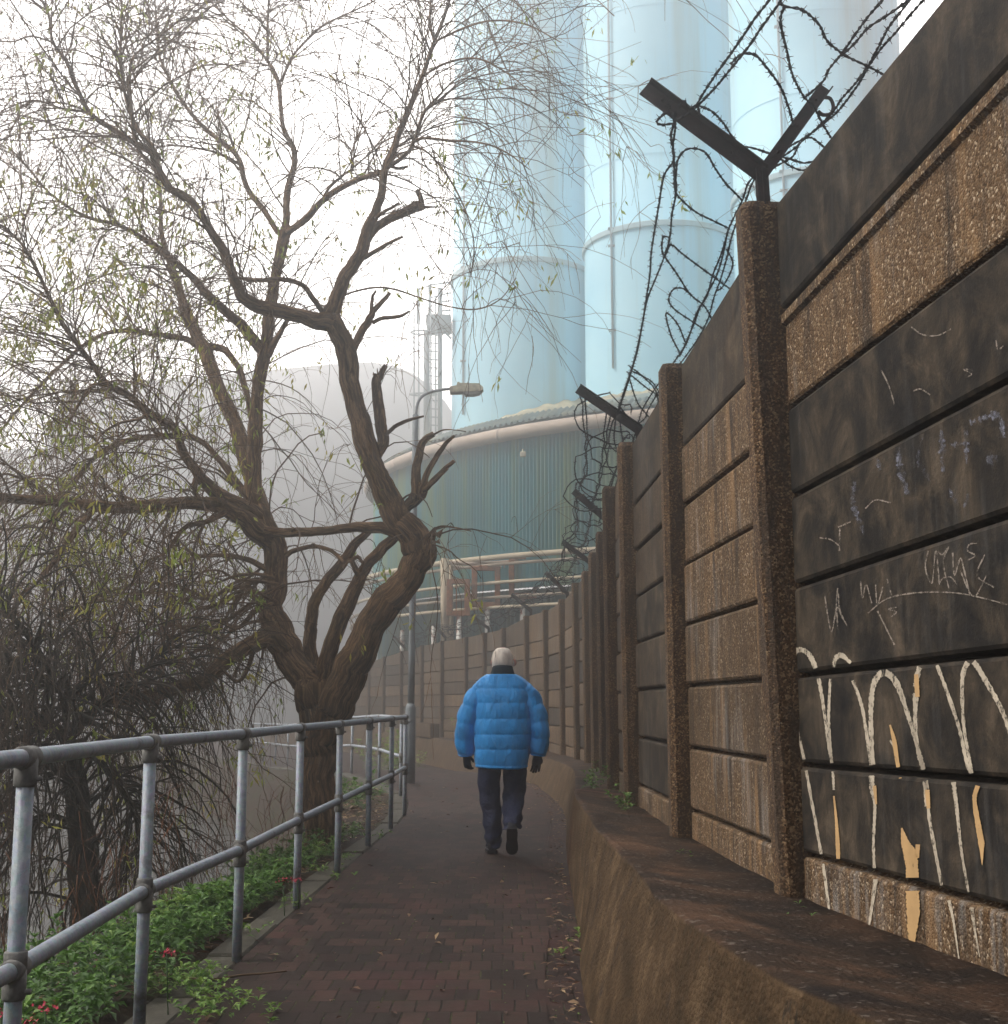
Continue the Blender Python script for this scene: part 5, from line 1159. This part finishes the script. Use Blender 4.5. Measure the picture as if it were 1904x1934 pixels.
# ------------------------------------------------------------------ marks on the near panel
a0, b0, d_, nn_, zb, edges, zt0, zt1, panel0 = panel_geo[1]
def hit(u, v, off=.004):
    """meets the near panel face; returns None in the joints"""
    a, b = ray(u, v); dv = np.array((a, 1.0, b)); o = np.array((0, 0, CZ)); q = a0+nn_*off
    t = np.dot(q-o, nn_)/np.dot(dv, nn_); p = o+dv*t; s = np.dot(p-a0, d_)/np.linalg.norm(b0-a0)
    for e in range(1, 8):
        if abs(p[2]-(edges[0][e]*(1-s)+edges[1][e]*s)) < .0125: return None
    return p
def ribbon(mb, uv, wd, off=.0065, seed=0, ragged=.25):
    rr = np.random.default_rng(seed); c = catmull([(x, y) for x, y in uv], max(12, len(uv)*14)); T = np.gradient(c, axis=0); T /= np.linalg.norm(T, axis=1)[:, None]+1e-9; nrm = np.column_stack([-T[:, 1], T[:, 0]])
    wds = np.interp(np.linspace(0, 1, len(c)), np.linspace(0, 1, len(np.atleast_1d(wd))), np.atleast_1d(wd)) if np.ndim(wd) else np.full(len(c), float(wd))
    wds = wds*(1+ragged*rr.uniform(-1, 1, len(c))); prev = None
    for p, n_, w_ in zip(c, nrm, wds):
        A, B = hit(*(p+n_*w_/2), off), hit(*(p-n_*w_/2), off)
        if A is None or B is None: prev = None; continue
        if prev is not None: mb.add([prev[0], prev[1], B, A], [(0, 1, 2, 3)])
        prev = (A, B)
def g3(pts): return [(1227+.3897*x, 1180+.3897*y) for x, y in pts]
mb = MB(); k = 0
for pts, wd in (([(690, 232), (688, 190), (695, 150), (720, 122), (760, 132), (795, 185), (825, 290), (850, 450), (870, 600), (885, 680), (893, 800)], (4, 6, 8, 9, 9, 8, 6, 5, 5, 5, 4)),
    ([(678, 270), (690, 370), (705, 460), (750, 660), (790, 880), (830, 1100), (840, 1150), (870, 1380)], 5), ([(893, 205), (900, 165), (930, 148), (975, 185)], (5, 8, 9, 5)),
    ([(876, 262), (868, 450), (880, 640), (886, 680)], 5), ([(985, 270), (1030, 400), (1062, 600), (1075, 690)], 5.5),
    ([(1086, 690), (1073, 500), (1078, 330), (1105, 252), (1150, 235), (1200, 290), (1250, 430), (1300, 600), (1340, 760), (1358, 950), (1420, 1285)], (6, 8, 9, 11, 12, 10, 7, 6, 7, 6, 5)),
    ([(1075, 715), (1080, 800), (1092, 880), (1085, 1050), (1090, 1190), (1095, 1240), (1062, 1470)], (9, 9, 5, 5, 5, 7, 4)),
    ([(1335, 180), (1305, 215), (1290, 300)], (5, 9, 10)), ([(1290, 330), (1288, 480), (1300, 600), (1330, 720), (1345, 880)], (10, 7, 7, 10, 8)),
    ([(1390, 188), (1440, 320), (1500, 500), (1540, 680), (1565, 725)], 6), ([(1562, 725), (1548, 640), (1522, 480), (1515, 280), (1535, 195), (1570, 180), (1640, 290), (1710, 420), (1760, 560)], (6, 5, 6, 7, 9, 10, 9, 8, 7)),
    ([(1472, 755), (1490, 900), (1512, 1100), (1550, 1320)], (9, 6, 5, 4)), ([(1560, 1370), (1580, 1500), (1600, 1610)], (7, 3, 2)), ([(1450, 1330), (1475, 1450), (1500, 1625)], (6, 4, 2)), ([(1165, 560), (1190, 600)], 3)):
    ribbon(mb, g3(pts), np.array(wd)*1.05, seed=k); k += 1
mb.build('graffiti', M['paint_white'], panel0)
mb = MB()
for pts, wd in (([(1165, 485), (1185, 560), (1200, 660), (1215, 745)], (3, 8, 8, 5)), ([(1292, 240), (1298, 350)], (8, 9)), ([(1590, 780), (1575, 850), (1598, 1000), (1608, 1060), (1612, 1165)], (9, 8, 11, 12, 1)),
    ([(893, 830), (905, 950), (912, 1070), (915, 1158)], (3, 5, 8, 8)), ([(1222, 985), (1240, 1060), (1262, 1110), (1272, 1180), (1274, 1300), (1278, 1400), (1272, 1500), (1275, 1580)], (3, 16, 25, 24, 25, 24, 16, 4)), ([(1300, 1065), (1297, 1130)], (9, 7)), ([(1345, 800), (1352, 890)], (9, 7)), ([(1090, 780), (1098, 870)], (7, 4))):
    ribbon(mb, g3(pts), wd, off=.0078, seed=k, ragged=.12); k += 1
mb.build('graffiti', M['paint_yel'], panel0)
def g2(pts): return [(1227.5+.3553*x, 614+.3553*y) for x, y in pts]
mb = MB()
scr = [[(1160, 1530), (1260, 1455), (1400, 1425), (1560, 1420), (1700, 1435), (1900, 1485)], [(930, 1440), (945, 1540), (965, 1630), (985, 1540), (1000, 1400), (1010, 1520), (1050, 1600)], [(1000, 1620), (995, 1500), (1030, 1560)],
    [(1480, 1200), (1465, 1290), (1500, 1370), (1520, 1200), (1540, 1380)], [(1530, 1200), (1555, 1220), (1590, 1180), (1560, 1260), (1590, 1400)], [(1610, 1210), (1620, 1330), (1650, 1240), (1670, 1300), (1700, 1430)], [(1740, 1160), (1700, 1165), (1690, 1200), (1730, 1225), (1690, 1250)],
    [(1650, 1300), (1690, 1400), (1730, 1440), (1790, 1330)], [(1540, 1370), (1560, 1345), (1600, 1340), (1635, 1380)], [(1780, 1220), (1740, 1330), (1830, 1395)], [(1145, 975), (1200, 930), (1280, 945)], [(1000, 1075), (1070, 1045)], [(1010, 1080), (1008, 1200)], [(900, 1130), (960, 1140), (1010, 1175)],
    [(1310, 1500), (1270, 1510), (1310, 1525), (1285, 1550)], [(1120, 1360), (1130, 1450), (1150, 1380), (1180, 1480)], [(1200, 1380), (1210, 1480), (1240, 1390)], [(1260, 1350), (1290, 1450)], [(1210, 1520), (1300, 1700)], [(1390, 10), (1450, 50), (1530, 55), (1600, 20)], [(1715, 240), (1670, 235), (1710, 260), (1680, 280)], [(1400, 350), (1440, 340), (1490, 370)], [(1230, 240), (1270, 320), (1300, 420)], [(1840, 80), (1850, 130), (1880, 110)]]
for s in scr: ribbon(mb, g2(s), 2.2, off=.0062, seed=k, ragged=.6); k += 1
mb.build('scratched_letters', M['chalk'], panel0)
mb = MB()
for s, w_ in (([(1320, 650), (1330, 760), (1370, 900)], 7), ([(1450, 600), (1430, 720), (1490, 830)], 5), ([(1550, 560), (1560, 780)], 7), ([(1680, 560), (1685, 740)], 6), ([(1590, 870), (1640, 960)], 5), ([(1690, 900), (1670, 970)], 5), ([(1090, 830), (1080, 950), (1140, 1110)], 6), ([(1200, 700), (1225, 770)], 5), ([(1700, 520), (1850, 480), (1880, 600)], 9), ([(1790, 715), (1850, 710)], 14), ([(1560, 640), (1700, 630)], 5)):
    ribbon(mb, g2(s), (w_*.8, w_*1.5, w_*.7), off=.006, seed=k, ragged=.9); k += 1
mb.build('faded_graffiti', M['chalk_b'], panel0)

# ------------------------------------------------------------------ plants, litter
def leaf_set(rng, pos, ax, ln, wd, tone, curl=.25):
    n = len(pos); ax = ax/np.linalg.norm(ax, axis=1)[:, None]; sd = np.cross(ax, np.array((0, 0, 1.0))+rng.normal(0, .25, (n, 3))); sd /= np.linalg.norm(sd, axis=1)[:, None]; up = np.cross(sd, ax)
    L_ = ln[:, None]; w_ = wd[:, None]; dz = np.array((0, 0, -1.0))*L_*curl
    b = pos; m = pos+ax*L_*.5+up*L_*.03; t = pos+ax*L_+dz; q = pos+ax*L_*.2
    V = np.stack([b, m+sd*w_+up*w_*.25, m-up*w_*.12, m-sd*w_+up*w_*.25, t], 1).reshape(-1, 3); base = (np.arange(n)*5)[:, None]
    Fq = np.vstack([base+np.array(f) for f in ((0, 1, 2, 2), (0, 2, 3, 3), (1, 4, 2, 2), (2, 4, 3, 3))]); return V, Fq[:, :3], np.repeat(tone, 5)
def plants(rng, bases, hts, nl, spread, ln, tone0):
    """leafy stems: each base grows a stem with pairs of narrow leaves"""
    Vs, Fs, Ts, o_ = [], [], [], 0; st = []
    for b, h, t0 in zip(bases, hts, tone0):
        d = np.array((rng.normal(0, spread), rng.normal(0, spread), 1.0)); d /= np.linalg.norm(d); m = int(nl*h/.25)+4; tt = np.sqrt(rng.uniform(.06, 1, m)); tt[-4:] = 1
        pos = b+d*(h*tt)[:, None]; a = rng.uniform(0, 2*PI, m); ax = np.column_stack([np.cos(a), np.sin(a), rng.uniform(-.05, .75, m)+.5*(tt > .93)])
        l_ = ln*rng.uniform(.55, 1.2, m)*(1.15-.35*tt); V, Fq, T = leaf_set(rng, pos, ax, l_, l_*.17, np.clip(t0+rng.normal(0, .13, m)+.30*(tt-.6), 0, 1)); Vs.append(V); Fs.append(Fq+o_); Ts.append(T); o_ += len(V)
        st.append((b-np.array((0, 0, .02)), b+d*h))
    return np.vstack(Vs), np.vstack(Fs), np.concatenate(Ts), st
rng = np.random.default_rng(99)
bases, hts, t0 = [], [], []
for k in range(1500):
    Y = 2.6+10.5*rng.uniform(0, 1)**1.35; t = rng.uniform(0, 1); x = leftX(Y)-.24-t*(1.05 if Y < 7 else .6)
    if Y > 9.5 and rng.uniform() < .5: continue
    dens = .5+.5*hn(x*1.7, Y*1.1)
    if rng.uniform() > .55+.5*dens: continue
    z = gz(Y)+bank_z(leftX(Y)-.2-x)-.01; h = rng.uniform(.12, .36)*(1.0 if Y < 7 else .62)*(.75+.4*dens)
    bases.append((x, Y, z)); hts.append(h); t0.append(.28+.3*max(0, hn(x*.8+4, Y*.7))+rng.normal(0, .1))
V, Fq, T, st = plants(rng, np.array(bases), hts, 21, .3, .085, t0)
o = raw_mesh('bank_plants', V, Fq, M['herb'], None, tone=T); tag(o, 'dense green leafy herbs covering the river bank below the near railing', 'plants', kind='stuff')
# rusty seed heads and dry stems on the bank
mb = MB(); rs3 = random.Random(8)
for k in range(70):
    Y = rs3.uniform(3.2, 12); x = leftX(Y)-rs3.uniform(.7, 1.5); z = gz(Y)+bank_z(leftX(Y)-.2-x); h = rs3.uniform(.35, .95)
    p = [np.array((x, Y, z))]
    for j in range(5): p.append(p[-1]+np.array((rs3.uniform(-.06, .05), rs3.uniform(-.05, .05), h/5)))
    mb.tube(catmull(p, 9), .0026, 4)
    for j in range(7):
        q = p[rs3.randint(2, 5)]; mb.tube([q, q+np.array((rs3.uniform(-.12, .12), rs3.uniform(-.1, .1), rs3.uniform(.03, .16)))], .0015, 3)
o = mb.build('dry_stems', mat_simple('dry_stalk', (.13, .055, .028), .95, .4, 8)); tag(o, 'thin rust-brown dry weed stalks standing on the bank edge', 'dry stems', kind='stuff')
# distinct weeds rooted in the kerb and path joints
weed_at = [(322, 1880, .13, 26), (345, 1868, .12, 22), (372, 1858, .10, 16), (397, 1882, .10, 14), (412, 1915, .09, 16), (462, 1768, .07, 8), (548, 1716, .09, 9), (612, 1650, .09, 12), (640, 1660, .06, 7), (655, 1626, .08, 9), (700, 1585, .08, 9), (722, 1582, .07, 7), (545, 1702, .06, 6), (380, 1934, .09, 10), (505, 1925, .05, 7), (435, 1898, .06, 8), (1082, 1775, .07, 9), (1076, 1812, .04, 5)]
names_w = ['largest weed clump sprouting from the kerb beside the second near railing post', 'broad weed clump on the kerb, just right of the largest clump', 'low weed patch where the stick touches the kerb', 'small bright weed between the paving blocks by the stick', 'flat weed at the paving edge near the bottom of the picture', 'tiny weed on the kerb behind the third near railing post', 'weed at the foot of the fourth railing post', 'weed tuft by the kerb left of the fifth railing post', 'small weed in the paving right of the fifth railing post', 'weed at the foot of the sixth railing post', 'far weed tuft between the sixth and seventh railing posts', 'farthest weed tuft on the path edge by the seventh railing post', 'little weed on the kerb behind the fourth railing post', 'weed at the bottom picture edge next to the kerb', 'creeping weed in a paving joint, low in the picture', 'small weed in a joint below the stick', 'weed growing from the foot of the plinth wall', 'tiny weed in the gutter beside the plinth wall']
for (u, v, h, n_), lab in zip(weed_at, names_w):
    c = PZ(u, v, 0); bs = c+np.column_stack([rng.normal(0, .06, n_), rng.normal(0, .09, n_), np.zeros(n_)-.004]); 
    V, Fq, T, st = plants(rng, bs, h*rng.uniform(.4, 1, n_)*.9, 12, .55, .055, np.full(n_, .55)); V[:, 2] = np.maximum(V[:, 2], .006)
    tag(raw_mesh('weed', V, Fq, M['herb'], None, tone=T), lab, 'weed', 'weeds along the path')
for (y, dx, h, n_, lab) in ((8.75, -.03, .20, 9, 'leafy weed where the third fence post meets the plinth'), (11.0, -.12, .26, 13, 'bright green broad-leaved weed on the plinth beside the fourth fence post'), (6.2, -.05, .05, 7, 'low moss-like weed at the fence foot before the second post'), (4.5, -.05, .05, 5, 'moss tuft at the fence foot under the graffiti')):
    c = np.array((wallX(y)-.12+dx, y, pz(y))); bs = c+np.column_stack([rng.normal(0, .03, n_), rng.normal(0, .10, n_), np.zeros(n_)])
    V, Fq, T, st = plants(rng, bs, h*rng.uniform(.4, 1, n_), 9, .4, .07 if h > .1 else .03, np.full(n_, .35)); V[:, 2] = np.maximum(V[:, 2], pz(y)+.004)
    tag(raw_mesh('weed', V, Fq, M['herb'], None, tone=T), lab, 'weed', 'weeds along the path')
# shrub by the far bend and ivy on the plinth
for (u, Y, sx, h, lab) in ((672, 16.8, .28, .5, 'leafy dark shrub behind the willow trunk at the railing'), (742, 27, .5, 1.0, 'sparse yellow-green bush in mist by the far railing'), (905, 27.5, .25, .9, 'straggly weed on the far plinth left of the man')):
    zb_ = gz(Y)-.1 if u < 800 else pz(Y); xx = P(u, 1400, Y)[0]; n_ = 34; bs = np.array((xx, Y, zb_))+np.column_stack([rng.normal(0, sx*.6, n_), rng.normal(0, .25, n_), np.zeros(n_)])
    V, Fq, T, st = plants(rng, bs, h*rng.uniform(.4, 1, n_), 10, .35, .11, np.full(n_, .35 if Y < 20 else .8)); mbx = raw_mesh('shrub', V, Fq, M['herb'], None, tone=T); tag(mbx, lab, 'shrub')
# red flower heads
labs_f = ['red flower head behind the second railing post', 'upper red flower head near the fourth railing post', 'right-hand red flower head near the fourth railing post', 'small red flower head low at the left', 'red flower cluster at the bottom left corner', 'red flower cluster at the left picture edge']
for (u, v, Y), lab in zip(((315, 1800, 5.5), (535, 1664, 8.0), (562, 1662, 8.2), (86, 1905, 4.3), (52, 1938, 4.0), (3, 1915, 3.9)), labs_f):
    c = P(u, v, Y); mb = MB()
    for j in range(34):
        q = c+np.array((rs3.gauss(0, .017), rs3.gauss(0, .017), rs3.gauss(0, .009))); a_ = rs3.uniform(0, 6.3); d1 = np.array((math.cos(a_), math.sin(a_), rs3.uniform(.2, 1.2)))*.007; d2 = np.array((-math.sin(a_), math.cos(a_), 0))*.0045
        mb.add([q, q+d1*.6+d2, q+d1*1.5, q+d1*.6-d2], [(0, 1, 2, 3)])
    fl = mb.build('flower', M['flower']); tag(fl, lab, 'flower', 'red flowers in the bank plants')
    mb = MB(); mb.tube([c, c+np.array((.01, 0, -.16)), c+np.array((.02, 0, -.34))], .003, 4); mb.build('stem', M['herb'], fl)
# fallen leaves and litter
def litter(name, label, n, fx, mat, sc, seed):
    r = np.random.default_rng(seed); pos = np.array([fx(r) for _ in range(n)]); a = r.uniform(0, 2*PI, n); ax = np.column_stack([np.cos(a), np.sin(a), r.normal(0, .12, n)]); l_ = sc*r.uniform(.5, 1.4, n)
    V, Fq, T = leaf_set(r, pos, ax, l_, l_*.16, r.uniform(0, 1, n)**1.6, .05); o = raw_mesh(name, V, Fq, mat, None, tone=T); tag(o, label, 'fallen leaves', kind='stuff')
def on_path(r):
    Y = 3+25*r.uniform()**1.4; x = leftX(Y)+(baseX(Y)-leftX(Y))*r.uniform(); return (x, Y, gz(Y)+.010)
def in_gutter(r):
    Y = 4+22*r.uniform()**1.3; return (baseX(Y)-.02-.13*r.uniform()**1.3, Y, gz(Y)+.008+.02*r.uniform())
def on_soil(r):
    Y = 6+14*r.uniform(); x = leftX(Y)-.22-.8*r.uniform(); return (x, Y, gz(Y)+bank_z(leftX(Y)-.2-x)+.03)
litter('path_litter', 'scattered small pale leaves lying on the brick path', 240, on_path, M['dead'], .055, 1)
litter('gutter_litter', 'brown leaf litter and bits along the foot of the plinth', 900, in_gutter, M['dead'], .045, 2)
litter('bank_litter', 'red-brown dead leaves lying on the bank soil', 2200, on_soil, M['dead'], .07, 3)
pts = [PZ(u, v, .012) for u, v in ((342, 1848), (400, 1850), (455, 1842), (505, 1838), (541, 1834))]
mb = MB(); mb.tube(catmull(pts, 20), np.linspace(.007, .004, 20), 6); tag(mb.build('stick', M['twig']), 'thin dark stick lying across the kerb and path', 'stick')
mb = MB(); p = PZ(407, 1865, .008); 
for dx in (0,): mb.add([p+np.array(q) for q in ((-.05, 0, 0), (0, -.03, .008), (.055, .0, .002), (0, .035, .010))], [(0, 1, 2, 3)])
tag(mb.build('dead_leaf', M['dead']), 'single orange-brown leaf lying by the end of the stick', 'leaf')
# moss beads in the paving: small tufts along the joints near the camera
def moss(r):
    Y = 3.5+7*r.uniform()**1.2; x = round((leftX(Y)+(baseX(Y)-leftX(Y))*r.uniform())/.105)*.105; return (x+r.normal(0, .004), Y, gz(Y)+.006)
r_ = np.random.default_rng(4); pos = np.array([moss(r_) for _ in range(500)]); a = r_.uniform(0, 2*PI, 500); V, Fq, T = leaf_set(r_, pos, np.column_stack([np.cos(a), np.sin(a), r_.uniform(.1, .9, 500)]), r_.uniform(.006, .016, 500), r_.uniform(.003, .006, 500), r_.uniform(.2, .7, 500))
tag(raw_mesh('moss', V, Fq, M['herb'], None, tone=T), 'green moss tufts in the joints of the paving', 'moss', kind='stuff')

# ------------------------------------------------------------------ fog
HAZE = 0.0125
me = bpy.data.meshes.new('haze'); hb = (-95, 95, -12, 118, -3.6, 46.0)
x0, x1, y0, y1, z0, z1 = hb
me.from_pydata([(x, y, z) for x in (x0, x1) for y in (y0, y1) for z in (z0, z1)], [], [(0, 1, 3, 2), (4, 6, 7, 5), (0, 4, 5, 1), (2, 3, 7, 6), (0, 2, 6, 4), (1, 5, 7, 3)])
hz = bpy.data.objects.new('haze', me); C.objects.link(hz); hz['kind'] = 'stuff'
hm = bpy.data.materials.new('fog'); hm.use_nodes = True; t = hm.node_tree; t.nodes.clear(); o_ = t.nodes.new('ShaderNodeOutputMaterial'); pv = t.nodes.new('ShaderNodeVolumePrincipled')
pv.inputs['Density'].default_value = HAZE; pv.inputs['Color'].default_value = (.97, .965, .96, 1); pv.inputs['Anisotropy'].default_value = .84; t.links.new(pv.outputs[0], o_.inputs['Volume']); me.materials.append(hm)
